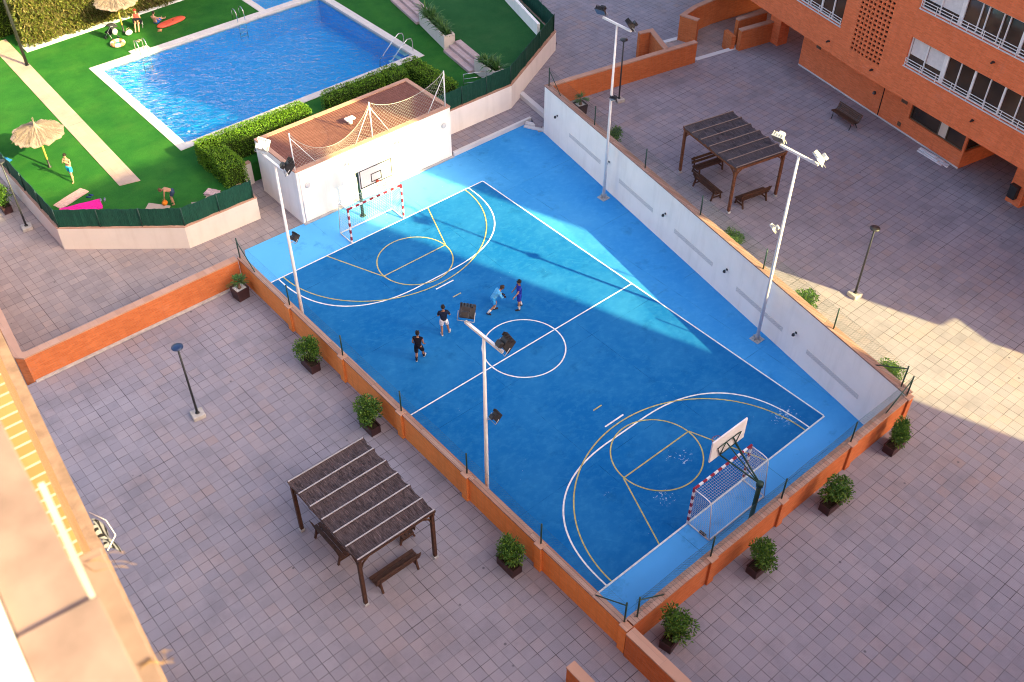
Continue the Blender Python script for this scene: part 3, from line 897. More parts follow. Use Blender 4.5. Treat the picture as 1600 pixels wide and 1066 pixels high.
# brick walls round the stair up to the right plaza
wall_thing('stair_wall', 'orange brick wall with pink coping along the far edge of the right plaza', 'wall',
           [(12.6, 12.2), (16.5, 11.5), (22.25, 10.46)], 0.26, 0.2, ZTOP, 1, MAT['brickwall'], MAT['coping'])
wall_thing('stair_wall', 'angled orange brick wall behind the black lamp post at the far plaza edge', 'wall',
           [(20.42, 11.02), (21.5, 13.3), (20.55, 13.55)], 0.24, 0.2, ZTOP, 1, MAT['brickwall'], MAT['coping'])
b = thing('ramp', 'small white ramp at the foot of the angled brick stair wall', 'ramp', (20.0, 12.9, .45))
m = MB(); m.add([(0, .3, 0), (.75, -.2, 0), (1.1, -.9, .55), (.45, -.6, .55), (.45, -.6, 0), (1.1, -.9, 0)], [(0, 1, 2, 3), (0, 3, 4), (1, 5, 2), (3, 2, 5, 4), (0, 4, 5, 1)])
m.build('slope', MAT['stonestrip'], b)
w4 = wall_thing('stair_wall', 'long curved orange brick wall behind the stair, top right', 'wall',
           [(24.55, 12.35), (24.35, 13.25), (25.6, 13.5), (27.5, 13.5), (30.5, 13.1), (36, 12)], 0.26, 0.2, ZTOP, 1, MAT['brickwall'], MAT['coping'])
m = MB(); m.bbox((24.0, 12.45, .46), (24.30, 13.3, 1.05), .01); m.build('white_base', MAT['stonestrip'], w4, world=True)
wall_thing('stair_wall', 'short orange brick wall between the two stair openings by the building pillar', 'wall',
           [(26.2, 10.75), (28.4, 10.35)], 0.26, 1.0, ZTOP, 1, MAT['brickwall'], MAT['coping'])
w5 = wall_thing('stair_wall', 'orange brick wall beside the plaza step, joined to the building pillar', 'wall',
           [(25.35, 10.02), (27.9, 9.50)], 0.28, 1.0, ZTOP, -1, MAT['brickwall'], MAT['coping'])
m = MB(); m.prism([(25.3, 10.1), (25.62, 11.0), (25.38, 11.08), (25.05, 10.2)], 1.0, 2.3); m.build('side_wall', MAT['brickwall'], w5, world=True)

# white walls round the pool lawns
pw = wall_thing('pool_wall', 'cream white retaining wall round the left pool lawn', 'wall',
           [(-12.6, 60), (-12.28, 19.42), (-7.66, 15.6), (-3.85, 15.5), (-3.85, 18.35), (-2.5, 18.4)], 0.22, -0.02, 1.28, 1, MAT['cream'], MAT['coping'], 0.01, 0.05)
pw2 = wall_thing('pool_wall', 'white retaining wall round the right lawn, behind the green screen', 'wall',
           [(6.95, 15.2), (12.25, 15.15), (18.5, 18.3), (20.6, 25.5), (27, 70)], 0.22, -0.02, 1.7, 1, MAT['white'], MAT['coping'], 0.01, 0.05)
m = MB(); run_wall(m, [(17.35, 18.75), (19.4, 25), (25, 60)], -0.18, 0, 1.5, 2.35); 
iw = tag(m.build('inner_wall', MAT['white']), 'low white wall along the far side of the upper dark green lawn', 'wall')

# ------------------------------------------------------------------ fences
def chain(mb, p0, p1, z0, z1, pitch=0.075, r=0.0028, sag=0.0):
    p0, p1 = Vector(p0), Vector(p1)
    L = (p1 - p0).length; d = (p1 - p0) / L; H = z1 - z0
    side = Vector((-d.y, d.x, 0))
    def P(s, t):
        wob = 0.012 * math.sin(s * 2.1 + t * 3)
        q = p0 + d * s + side * wob
        dz = sag * math.sin(math.pi * min(1, max(0, s / L))) * t / H if sag else 0
        return Vector((q.x, q.y, z0 + t + dz))
    k = -H
    while k < L:
        for sgn in (1, -1):
            # line s = k + t (sgn 1) or s = k + H - t
            pts = []
            t0, t1 = 0.0, H
            if sgn == 1:
                t0 = max(0, -k); t1 = min(H, L - k)
                a, bq = (k + t0, t0), (k + t1, t1)
            else:
                t0 = max(0, k + H - L); t1 = min(H, k + H)
                a, bq = (k + H - t0, t0), (k + H - t1, t1)
            if t1 - t0 > 0.02:
                mb.tube([P(*a), P((a[0] + bq[0]) / 2, (a[1] + bq[1]) / 2), P(*bq)], r, 3, cap=False)
        k += pitch * 1.414
    mb.tube([P(L * i / 24, H) for i in range(25)], r * 1.6, 4, cap=False)

def chain_fence(label, pts, z0, posts, braces=(), h=1.0, r=.0028):
    o = thing('chain_link_fence', label, 'fence', (pts[0][0], pts[0][1], z0))
    b = MB()
    for i in range(len(pts) - 1):
        chain(b, (*pts[i], 0), (*pts[i + 1], 0), z0, z0 + h, r=r)
    b.build('mesh', MAT['fencewire'], o, world=True)
    for (x, y) in posts:
        b = MB(); b.tube([(x, y, z0 - .05), (x, y, z0 + h + .05)], .03, 8); b.ball((x, y, z0 + h + .05), .033)
        b.build('post', MAT['greenmetal'], o, world=True)
    for (x, y, dx, dy) in braces:
        b = MB(); b.tube([(x, y, z0 + h - .08), (x + dx, y + dy, z0)], .022, 6); b.build('brace', MAT['greenmetal'], o, world=True)
    return o
chain_fence('dark chain link fence on top of the orange brick wall beside the left plaza', [(-7.58, 9.98), (-7.58, -13.38)], ZTOP,
            [(-7.58, 9.98)] + [(-7.58, y) for y in PY[:-1]] + [(-7.56, -13.30)], [(-7.58, 9.98, 0, -1.25), (-7.56, -13.30, 0, 1.25)], r=.0014)
chain_fence('dark chain link fence on top of the brick wall behind the near goal', [(-7.25, -13.40), (7.25, -13.40)], ZTOP,
            [(-7.12, -13.42), (-3.75, -13.42), (-.15, -13.42), (3.75, -13.42), (7.2, -13.42)], [(-7.12, -13.42, 1.2, 0), (7.2, -13.42, -1.3, 0)])
rp = [wp(s, .14) for s in (0.0, 4.47, 8.9, 13.23, 17.62, 21.93, 25.6)]
e = (WB - WA).normalized()
chain_fence('green chain link fence on top of the white court wall, beside the right plaza', [(rp[0].x, rp[0].y), (rp[-1].x, rp[-1].y)], 2.93,
            [(p.x, p.y) for p in rp], [(rp[0].x, rp[0].y, e.x * 1.2, e.y * 1.2), (rp[-1].x, rp[-1].y, -e.x * 1.3, -e.y * 1.3)])

def screen_fence(label, pts, z0, h, gap=2.0):
    o = thing('privacy_fence', label, 'fence', (pts[0][0], pts[0][1], z0))
    for i in range(len(pts) - 1):
        a, c = Vector(pts[i]), Vector(pts[i + 1])
        L = (c - a).length; d = (c - a) / L; nn = Vector((-d.y, d.x))
        n = max(2, int(L / 0.12)); b = MB(); vs = []
        for k in range(n + 1):
            s = L * k / n
            w = 0.012 * math.sin(s * 5) + 0.012 * rnd.uniform(-1, 1)
            top = h + rnd.uniform(-.025, .02); p = a + d * s + nn * w
            q = p + nn * 0.03
            vs += [(p.x, p.y, z0), (p.x, p.y, z0 + top), (q.x, q.y, z0), (q.x, q.y, z0 + top)]
        fs = []
        for k in range(n):
            j = 4 * k
            fs += [(j, j + 4, j + 5, j + 1), (j + 2, j + 3, j + 7, j + 6), (j + 1, j + 5, j + 7, j + 3)]
        b.add(vs, fs)
        b.build('screen', MAT['screen'], o, world=True)
        m = max(1, round(L / gap))
        for k in range(m + (1 if i == len(pts) - 2 else 0)):
            p = a + d * (L * k / m) + nn * -.03
            b = MB(); b.tube([(p.x, p.y, z0 - .1), (p.x, p.y, z0 + h + .06)], .028, 7); b.build('post', MAT['greenmetal'], o, world=True)
    return o
screen_fence('dark green screen fence on the cream wall of the left pool lawn', [(-12.40, 45), (-12.17, 19.42), (-7.60, 15.70), (-3.98, 15.60)], 1.26, 1.0)
screen_fence('dark green screen fence on the white wall of the right lawn', [(7.1, 15.3), (12.25, 15.28), (18.35, 18.40), (20.45, 25.5), (26, 60)], 1.70, 1.05)

# ------------------------------------------------------------------ white store behind the far goal
st = thing('store', 'small white flat roofed store with a red tiled roof behind the far goal', 'building', (2.15, 15.6, 0))
bx0, bx1, by0, by1, bz = -2.48, 6.82, 13.72, 17.5, 3.0
b = MB()
b.prism(rect(bx0, by0, bx1, by0 + .2), -0.02, bz); b.prism(rect(bx0, by1 - .2, bx1, by1), -0.02, bz)
b.prism(rect(bx0, by0 + .2, bx0 + .2, by1 - .2), -0.02, bz); b.prism(rect(bx1 - .2, by0 + .2, bx1, by1 - .2), -0.02, bz)
b.build('wall', MAT['white'], st, world=True)
b = MB()
for q in (rect(bx0 - .02, by0 - .03, bx1 + .02, by0 + .22), rect(bx0 - .02, by1 - .22, bx1 + .02, by1 + .02), rect(bx0 - .02, by0 + .22, bx0 + .22, by1 - .22), rect(bx1 - .22, by0 + .22, bx1 + .02, by1 - .22)):
    b.prism(q, bz + .002, bz + .07)
b.build('parapet_coping', MAT['coping'], st, world=True)
b = MB(); b.prism(rect(bx0 + .2, by0 + .2, bx1 - .2, by1 - .2), bz - .2, bz + .01)
for k in range(59): b.tube([(bx0 + .29 + .15 * k, by0 + .22, bz + .006), (bx0 + .29 + .15 * k, by1 - .22, bz + .006)], .028, 6, cap=False)
b.build('roof', MAT['tile_red'], st, world=True)
b = MB(); b.box((bx0 - .0, by0 - .03, 0.01), (bx0 + .09, by0 - .002, bz - .05)); b.tube([(bx0 + .17, by0 - .03, .02), (bx0 + .17, by0 - .03, bz - .1)], .025, 7); b.build('drain_pipe', MAT['polewhite'], st, world=True)
for x in (-1.95, 6.35):
    b = MB(); b.lathe([(.13, 0), (.15, .02), (.15, .05), (.10, .07)], 18)
    for i, v in enumerate(b.v): b.v[i] = Vector((x + v.x, by0 - v.z, 2.1 + v.y))
    b.build('round_vent', MAT['stonestrip'], st, world=True)
b = MB(); b.box((bx0, by0 - .16, 0.011), (bx1 + .05, by0 - .001, .06)); b.build('drain_channel', MAT['greymetal'], st, world=True)
for k, x in enumerate((0.35, 3.35)):
    o = thing('wall_lamp', ['small curved lamp high on the white store wall, left of the backboard', 'small curved lamp high on the white store wall, right of the backboard'][k], 'lamp', (x, by0, 2.5), 0, 'lamps on the store wall')
    m = MB(); m.tube([(0, 0, 0), (0, -.10, .12), (0, -.22, .10), (0, -.25, 0)], .012, 6); m.build('arm', MAT['greymetal'], o)
    m = MB(); m.lathe([(.03, .05), (.075, .02), (.09, -.08), (.08, -.085)], 12, (0, -.26, -.02)); m.build('shade', MAT['greymetal'], o)
o = thing('roof_vent', 'small white vent cap on the red store roof under the net', 'vent', (2.0, 15.7, bz + .02))
m = MB(); m.lathe([(.12, 0), (.12, .2), (.06, .24)], 12); m.build('pipe', MAT['polewhite'], o)
m = MB(); m.bbox((-.26, -.16, .24), (.26, .16, .32), .02); m.build('cap', MAT['polewhite'], o)

# net along the front edge of the store roof
nt_ = thing('ball_net', 'white rope net sagging between posts along the front edge of the store roof', 'net', (2.0, by0 + .1, bz + .07))
nz0 = bz + .07
posts = [(-2.4, 5.1), (2.05, 5.04), (6.6, 5.1)]
def ntop(x):
    for i in range(2):
        (x0, z0), (x1, z1) = posts[i], posts[i + 1]
        if x0 <= x <= x1:
            t = (x - x0) / (x1 - x0); sag = (1.5, .7)[i]
            return z0 + (z1 - z0) * t - sag * (4 * t * (1 - t)) ** 0.8
    return 5.1
b = MB(); n = 84; mrows = 15
def npt(i, j):
    x = -2.4 + 9.0 * i / n; t = j / mrows
    return Vector((x, by0 + .1 + 0.10 * math.sin(math.pi * t) * (0.5 + .5 * math.sin(x * 1.7)), nz0 + (ntop(x) - nz0) * t))
for i in range(n):
    for j in range(mrows):
        a, c = (npt(i, j), npt(i + 1, j + 1)) if (i + j) % 2 == 0 else (npt(i + 1, j), npt(i, j + 1))
        b.tube([a, c], .0045, 3, cap=False)
b.tube([npt(i, mrows) for i in range(n + 1)], .014, 5, cap=False)
b.build('netting', plain('weathered_net_cord', (.42, .39, .35), .8, .2, .1), nt_, world=True)
for k, (x, z) in enumerate(posts):
    b = MB(); b.tube([(x, by0 + .1, nz0 - .05), (x, by0 + .1, z)], .035, 8); b.build('post', MAT['polewhite'], nt_, world=True)
    dx = [1.15, 1.0, -1.1][k]
    b = MB(); b.tube([(x, by0 + .12, z - .25), (x + dx, by0 + .12, nz0)], .022, 6)
    if k == 1: b.tube([(x, by0 + .12, z - .25), (x - dx, by0 + .12, nz0)], .022, 6)
    b.build('brace', MAT['polewhite'], nt_, world=True)

# ------------------------------------------------------------------ orange apartment building (right)
H_OR = 34.0
class Face:
    """vertical facade plane: s along, z up, outward normal N"""
    def __init__(s, a, b):
        s.a = Vector((a[0], a[1], 0)); s.d = Vector((b[0] - a[0], b[1] - a[1], 0)); s.L = s.d.length; s.d.normalize()
        s.n = Vector((s.d.y, -s.d.x, 0))
    def p(s, t, z, o=0.0):
        q = s.a + s.d * t + s.n * o
        return Vector((q.x, q.y, z))
def facade(mb, F, s0, s1, z0, z1, ops, depth=0.22):
    ss = sorted({s0, s1, *[v for o in ops for v in o[:2] if s0 <= v <= s1]})
    zz = sorted({z0, z1, *[v for o in ops for v in o[2:4] if z0 <= v <= z1]})
    def inside(a, b, c, d):
        m, q = (a + b) / 2, (c + d) / 2
        return any(o[0] < m < o[1] and o[2] < q < o[3] for o in ops)
    for i in range(len(ss) - 1):
        for j in range(len(zz) - 1):
            if not inside(ss[i], ss[i + 1], zz[j], zz[j + 1]):
                mb.add([F.p(ss[i], zz[j]), F.p(ss[i + 1], zz[j]), F.p(ss[i + 1], zz[j + 1]), F.p(ss[i], zz[j + 1])], [(0, 1, 2, 3)])
    for o in ops:
        a, b, c, d = o[:4]
        depth = o[4] if len(o) > 4 else 0.22
        for (u0, v0, u1, v1) in ((a, c, b, c), (b, c, b, d), (b, d, a, d), (a, d, a, c)):
            mb.add([F.p(u0, v0), F.p(u1, v1), F.p(u1, v1, -depth), F.p(u0, v0, -depth)], [(0, 1, 2, 3)])
class FM(MB):
    """boxes in facade coordinates (s, outward, z)"""
    def fbox(s, F, s0, s1, o0, o1, z0, z1, mi=0):
        vs = [F.p(a, z, o) for z in (z0, z1) for (a, o) in ((s0, o0), (s1, o0), (s1, o1), (s0, o1))]
        return s.add(vs, [(3, 2, 1, 0), (4, 5, 6, 7), (0, 1, 5, 4), (1, 2, 6, 5), (2, 3, 7, 6), (3, 0, 4, 7)], mi)

ob = thing('apartment_building', 'tall orange brick apartment building overhanging the right plaza', 'building', (26, -3, ZP))
FR_ = Face((23.76, .91), (18.965, -25.74))          # right wing, towards the near end
FL_ = Face((28.2, 18.7), (23.76, .91))            # left wing; s runs towards the bend
def lL(s): return FL_.L - s                        # distance measured back from the bend
ZU0 = 4.3
rowsR = []
for fz in range(9):
    z0 = 5.92 + 2.95 * fz
    rowsR.append((2.5, 10.3 if fz == 0 else 13.5, z0, z0 + 1.5))
rowsL = []
for fz in range(9):
    z0 = 5.95 + 2.95 * fz
    rowsL.append((lL(5.6), lL(2.05), z0, z0 + 1.5))
rowsR2 = [(16.5, 23.5, 5.92 + 2.95 * f, 7.42 + 2.95 * f) for f in range(9)]
lat = []
for r in range(17):
    z = 5.2 + .245 * r
    for k in range(4): lat.append(('L', lL(.05 + .27 * k + .18), lL(.05 + .27 * k), z, z + .135, .09))
    for k in range(4): lat.append(('R', .07 + .27 * k, .07 + .27 * k + .18, z, z + .135, .09))
b = MB()
# the corner of the top of the third floor is cut by an open corner balcony
facade(b, FR_, 0, FR_.L, ZU0, H_OR, rowsR + rowsR2 + [o[1:] for o in lat if o[0] == 'R'])
facade(b, FL_, 0, FL_.L, ZU0, H_OR, rowsL + [o[1:] for o in lat if o[0] == 'L'])
cR, cB, cL, cLL = FR_.p(FR_.L, 0), FR_.p(FR_.L, 0, -13), FR_.p(0, 0), FL_.p(0, 0)
cBL = FL_.p(0, 0, -13); cM = Vector((36.8, -1.4, 0))
for (p, q) in ((cR, cB), (cB, cM), (cM, cBL), (cBL, cLL)):
    b.add([(p.x, p.y, ZU0), (q.x, q.y, ZU0), (q.x, q.y, H_OR), (p.x, p.y, H_OR)], [(0, 1, 2, 3)])
ring = [cR, cB, cM, cBL, cLL, cL]
b.add([(p.x, p.y, ZU0) for p in ring], [tuple(range(6))])
b.add([(p.x, p.y, H_OR) for p in ring], [tuple(range(6))])
b.build('upper_wall', MAT['brick'], ob, world=True)
b = FM()
b.fbox(FR_, 0.02, 1.25, -.3, -.095, 5.0, 9.5); b.fbox(FL_, lL(1.35), lL(.02), -.3, -.095, 5.0, 9.5)
b.build('lattice_shade_panel', MAT['shade_joint'], ob, world=True)  # panel close behind the holes, its near-black colour stands for their shade

b = FM(); b.fbox(FR_, FR_.L + .004, FR_.L + 1.9, -3.2, 0, ZU0, 9.55); b.fbox(FR_, FR_.L + .004, FR_.L + 1.9, -3.2, 0, 10.6, H_OR)
b.build('corner_bay', MAT['brick'], ob, world=True)
def window_band(F, s0, s1, z0, z1, marks, blinds, rails=True):
    fr = FM()
    w = .06
    fr.fbox(F, s0, s1, -.16, -.10, z0, z0 + w); fr.fbox(F, s0, s1, -.16, -.10, z1 - w, z1)
    edges = [s0] + [m[0] for m in marks] + [s1 - w]
    fr.fbox(F, s0, s0 + w, -.16, -.10, z0 + w, z1 - w)
    for (m, mw) in marks: fr.fbox(F, m, m + mw, -.16, -.09, z0 + w, z1 - w)
    fr.fbox(F, s1 - w, s1, -.16, -.10, z0 + w, z1 - w)
    fo = fr.build('window', MAT['frame'], ob, world=True)
    off = Vector(ob.location)
    g = FM(); g.fbox(F, s0 + .01, s1 - .01, -.24, -.19, z0 + .01, z1 - .01); g.v = [v - off for v in g.v]; g.build('pane', MAT['glass'], fo)
    for (a, c, zz) in blinds:
        g = FM(); g.fbox(F, a, c, -.185, -.17, zz, z1 - w - .005); g.v = [v - off for v in g.v]; g.build('blind', MAT['blind'], fo)
    g = FM(); g.fbox(F, s0 - .03, s1 + .03, -.16, .05, z0 - .05, z0 - .002); g.v = [v - off for v in g.v]; g.build('sill', MAT['stonestrip'], fo)
    if rails:
        g = FM()
        for k in (.10, .24, .38): g.fbox(F, s0 + .02, s1 - .02, .0, .022, z0 + k, z0 + k + .03)
        n = max(2, round((s1 - s0) / .95))
        for i in range(n + 1):
            t = s0 + .03 + (s1 - s0 - .08) * i / n; g.fbox(F, t, t + .025, .022, .044, z0 + .0, z0 + .44)
        g.v = [v - off for v in g.v]
        g.build('railing', MAT['frame'], fo)
mk1 = [(3.5, .06), (4.55, .24), (5.5, .05), (6.3, .12), (7.2, .05), (8.0, .10), (8.9, .05), (9.7, .08)]
window_band(FR_, 2.5, 10.3, 5.92, 7.42, mk1, [(2.57, 3.5, 6.5), (3.57, 4.55, 6.45)])
mk2 = [(3.5, .05), (4.6, .22), (5.6, .05), (5.95, .05), (6.75, .05), (7.1, .05), (7.9, .14), (8.8, .05), (9.7, .05), (10.6, .1), (11.6, .05), (12.5, .05)]
for f in range(1, 9):
    window_band(FR_, 2.5, 13.5, 5.92 + 2.95 * f, 7.42 + 2.95 * f, mk2, [(2.57, 4.6, 9.3 + 2.95 * (f - 1))] if f % 2 else [(8.0, 9.7, 9.8 + 2.95 * (f - 1))], f < 3)
for f in range(9):
    window_band(FR_, 16.5, 23.5, 5.92 + 2.95 * f, 7.42 + 2.95 * f, [(18.2, .06), (20, .12), (21.8, .06)], [(18.3, 20, 6.4 + 2.95 * f)], False)
    window_band(FL_, lL(5.6), lL(2.05), 5.95 + 2.95 * f, 7.45 + 2.95 * f, [(lL(4.7), .06), (lL(3.85), .1), (lL(2.95), .06)], [], f < 2)
for F, s, z in ((FR_, 7.1, 5.22), (FR_, 7.1, 8.2), (FR_, .75, 4.85), (FL_, lL(2.6), 4.9)):
    m = FM(); m.fbox(F, s - .06, s + .06, 0.001, .1, z - .03, z + .03); m.fbox(F, s - .03, s + .03, .1, .2, z - .05, z + .02)
    m.build('water_spout', MAT['blackmetal'], ob, world=True)
# ground floor, set back under the overhang
FG = Face((26.67, 6.44), (24.15, -5.49))
b = MB()
facade(b, FG, 0, FG.L, ZP - .05, ZU0, [(8.45, FG.L - .12, 2.42, 3.30)], .15)
FS = Face((24.15, -5.49), (30.0, -6.6))
facade(b, FS, 0, FS.L, ZP - .05, ZU0, [(.12, 2.2, 2.42, 3.30)], .15)
FB_ = Face((32.5, 5.3), (26.67, 6.44)); facade(b, FB_, 0, FB_.L, ZP - .05, ZU0, [])
b.build('ground_floor_wall', MAT['brick'], ob, world=True)
b = FM(); b.fbox(FG, 0, FG.L, .0, .02, ZP, ZP + .08); b.build('skirting', MAT['stonestrip'], ob, world=True)
def shop_window(F, s0, s1, marks):
    g = FM(); g.fbox(F, s0, s1, -.14, -.10, 2.42, 2.47); g.fbox(F, s0, s1, -.14, -.10, 3.25, 3.30)
    for m in [s0, *marks, s1 - .05]: g.fbox(F, m, m + .05, -.14, -.095, 2.47, 3.25)
    f = g.build('window', plain('bronze_frame', (.10, .085, .06), .4), ob, world=True)
    g = FM(); g.fbox(F, s0, s1, -.17, -.145, 2.42, 3.30); g.v = [v - Vector(ob.location) for v in g.v]; g.build('pane', MAT['glass'], f)
    return f
f = shop_window(FG, 8.45, FG.L - .12, (10.3, 10.85))
g = FM(); g.fbox(FG, 10.36, 10.84, -.135, -.125, 2.47, 3.25); g.v = [v - Vector(ob.location) for v in g.v]; g.build('beige_panel', MAT['cream'], f)
shop_window(FS, .12, 2.2, (1.2,))
for (s, z, w, h) in ((1.28, 3.24, .34, .3), (7.93, 3.17, .4, .24), (8.0, 1.85, .22, .22)):
    m = FM(); m.fbox(FG, s - w / 2, s + w / 2, .001, .03, z - h / 2, z + h / 2)
    for k in range(4): m.fbox(FG, s - w / 2 + .02, s + w / 2 - .02, .03, .045, z - h / 2 + h * (k + .3) / 4, z - h / 2 + h * (k + .6) / 4)
    m.build('wall_grille', plain('brown_grille', (.14, .085, .06), .5), ob, world=True)
m = FM(); m.fbox(FG, 6.44, 6.50, .001, .012, ZP + .02, ZU0 - .05); m.build('wall_joint', MAT['shade_joint'], ob, world=True)
for (x, y, sx, sy) in ((27.95, 9.05, .75, .9), (23.8, -8.9, .7, .8), (23.0, -15.0, .7, .8), (22.0, -21, .7, .8)):
    b = MB(); b.box((-sx / 2, -sy / 2, ZP - .05), (sx / 2, sy / 2, ZU0 - .003), 0, Matrix.Translation((x, y, 0)) @ Matrix.Rotation(R(-10.5), 4, 'Z'))
    b.build('pillar', MAT['brick'], ob, world=True)
b = MB(); b.prism([(32.0, -40), (33.0, -40), (33.6, 5.2), (32.6, 5.2)], ZP - .05, ZU0 - .004); b.build('passage_wall', MAT['brick'], ob, world=True)
o = thing('wall_lamp', 'round dark lamp on the orange ground floor wall near the park bench', 'lamp', FG.p(5.91, 2.64), 0)
m = MB(); m.lathe([(.10, 0), (.11, .03), (.07, .06)], 12)
for i, v in enumerate(m.v): q = FG.d * v.x + FG.n * v.z; m.v[i] = Vector((q.x, q.y, v.y))
m.build('mount', MAT['blackmetal'], o)
m = MB(); m.ball(FG.n * .09, (.07, .07, .07)); m.build('globe', MAT['lampglass'], o)

# the block south of the court; its shadow covers most of the plaza
sb = thing('apartment_building', 'orange brick apartment block standing behind the viewer, south of the near plaza', 'building', (8, -48, 0))
b = MB(); b.box((-3.0, -58, -.02), (18.02, -41, 36.6)); b.box((-21.5, -58, -.02), (-3.001, -41.0, 24.5))
b.build('wall', MAT['brick'], sb, world=True)
for f in range(11):
    for k in range(6):
        m = MB(); m.box((-1.5 + 3.2 * k, -40.999, 3 + 3 * f), (-.0 + 3.2 * k, -40.96, 4.5 + 3 * f)); 
        if f < 10: m.build('window', MAT['glass'], sb, world=True)
b = MB(); b.box((-3.1, -58.1, 36.602), (18.02, -41.0, 36.7)); b.build('roof', MAT['coping'], sb, world=True)

# ------------------------------------------------------------------ the viewer's own building (left foreground)
CP = Vector((-21.0940, -23.7408, 30.4205))
class Fr:
    def __init__(s, deg): s.e = Vector((math.sin(R(deg)), math.cos(R(deg)), 0)); s.n = Vector((s.e.y, -s.e.x, 0))
    def box(s, mb, a0, a1, b0, b1, d0, d1, bev=0.0, mi=0):
        """a outward, b along the facade, d metres below the eye"""
        M = Matrix.Identity(4)
        M.col[0][:3] = s.n; M.col[1][:3] = s.e; M.col[2][:3] = (0, 0, 1); M.translation = CP
        if bev: mb.bbox((a0, b0, -d1), (a1, b1, -d0), bev, mi, M)
        else: mb.box((a0, b0, -d1), (a1, b1, -d0), mi, M)
        return mb
f6, f4 = Fr(6), Fr(4.2)
vb = thing('apartment_building', 'sunlit orange brick building front dropping away at the lower left, with peach copings', 'building', (CP.x - 3, CP.y, 0))
b = MB()
f6.box(b, -9, -.264, -9, 20, 3.4, 6.0); f6.box(b, -9, -.102, -9, 20, 6.06, 12.6); f6.box(b, -9, .07, -9, 20, 12.7, 30.4)
b.build('wall', MAT['brickband'], vb, world=True)
b = MB(); f6.box(b, -.45, -.10, -9, 20, 5.99, 6.058); b.build('ledge', MAT['soldier'], vb, world=True)
b = MB(); f6.box(b, -.45, .08, -9, 20, 12.60, 12.698); b.build('ledge', MAT['terrazzo'], vb, world=True)
b = MB(); f4.box(b, -.225, -.012, 2.075, 7.5, 2.62, 2.68, .006); b.build('coping', MAT['terrazzo'], vb, world=True)
b = MB(); f4.box(b, -.228, .012, -1.2, 2.06, 2.60, 2.68, .006); b.build('coping', MAT['terrazzo'], vb, world=True)
b = MB(); f4.box(b, -.205, -.045, -1.2, 7.5, 2.682, 3.6); b.build('parapet', MAT['brickband'], vb, world=True)
b = MB(); f6.box(b, -.35, .012, -3.0, 2.78, 3.25, 3.33, .006); b.build('lower_coping', MAT['terrazzo'], vb, world=True)
b = MB(); f6.box(b, -.094, -.070, 2.05, 3.02, 3.05, 3.10); b.build('coping_lit_edge', plain('lit_edge_grey', (.36, .35, .34), .5), vb, world=True)  # grey strip added to draw the coping's sunlit front edge
b = MB(); f4.box(b, -1.4, -.2285, -1.5, 2.6, 2.57, 2.70, .012); b.build('white_ledge', MAT['frame'], vb, world=True)
def stems(label, base, n, L, seed, droop):
    o = thing('dry_grass', label, 'plant', base)
    rr = random.Random(seed)
    for i in range(n):
        d = Vector(droop) + Vector((rr.uniform(-.3, .3), rr.uniform(-.3, .3), rr.uniform(-.1, .35)))
        d.normalize(); pts = [Vector((rr.uniform(-.02, .02), rr.uniform(-.02, .02), 0)) + d * (L * t) + Vector((0, 0, -.25 * L * t * t)) for t in (0, .3, .6, .85, 1)]
        m = MB(); m.tube(pts, [.0012, .0011, .001, .0008, .0005], 4)
        for k in range(4):
            p = pts[3].lerp(pts[4], k / 7); m.leaf(p, d + Vector((rr.uniform(-.8, .8), rr.uniform(-.8, .8), rr.uniform(-.4, .8))), Vector((0, 0, 1)), .011, .003)
        m.build('stem', dry, o)
    return o
dry = plain('dry_grass_straw', (.27, .16, .08), .8, .1, .25, 30)
def FP(fr, a, b_, d): return CP + fr.n * a + fr.e * b_ + Vector((0, 0, -d))
stems('thin dry grass stalks growing over the sunny coping edge, the upper tuft', FP(f6, -.07, 2.72, 3.245), 3, .17, 3, f6.n * 1.0 - f6.e * .55)
stems('thin dry grass stalks growing over the sunny coping edge, the tuft at the bottom', FP(f6, -.03, 2.2, 3.245), 6, .09, 5, f6.n * 1.0 - f6.e * .3)
# striped cloth hanging out of a window lower down
aw = thing('striped_cloth', 'black and white striped cloth hanging out from the sunny building front', 'cloth', FP(f6, .075, 7.62, 8.7), 0)
def stripemat():
    m, nt, bs = newmat('striped_cloth', .9, .1)
    v = coords(nt, 'UV')
    w = node(nt, 'ShaderNodeTexWave', Scale=4.2, Distortion=1.2, Detail=1.0); w.bands_direction = 'Y'
    nt.links.new(v, w.inputs['Vector'])
    r_ = nt.nodes.new('ShaderNodeMapRange'); r_.inputs[1].default_value = .55; r_.inputs[2].default_value = .6
    nt.links.new(w.outputs['Fac'], r_.inputs[0])
    nt.links.new(mixc(nt, r_.outputs[0], (.19, .18, .19), (.012, .01, .012)), bs.inputs['Base Color'])
    return m
m = MB(); nu, nv = 10, 12; vs = []
for i in range(nu + 1):
    for j in range(nv + 1):
        u, t = i / nu, j / nv
        p = f6.n * (-.02 + (.13 - .05 * t) * u + .015 * math.sin(t * 9)) + f6.e * (.46 * (t - .5) - .05 * u) + Vector((0, 0, -.12 * u * u + .02 * math.sin(t * 11 + u * 3)))
        vs.append(p)
fs = [(i * (nv + 1) + j, (i + 1) * (nv + 1) + j, (i + 1) * (nv + 1) + j + 1, i * (nv + 1) + j + 1) for i in range(nu) for j in range(nv)]
m.add(vs, fs, 0, True); m.add([v - Vector((0, 0, .012)) for v in vs], [f[::-1] for f in fs], 0, True)
m.build('fabric', stripemat(), aw)
m = MB(); m.tube([f6.e * -.28 + f6.n * .0, f6.e * -.14 + f6.n * .13, f6.e * .1 + f6.n * .11, f6.e * .3 + f6.n * .0], .005, 6); m.build('line', MAT['frame'], aw)

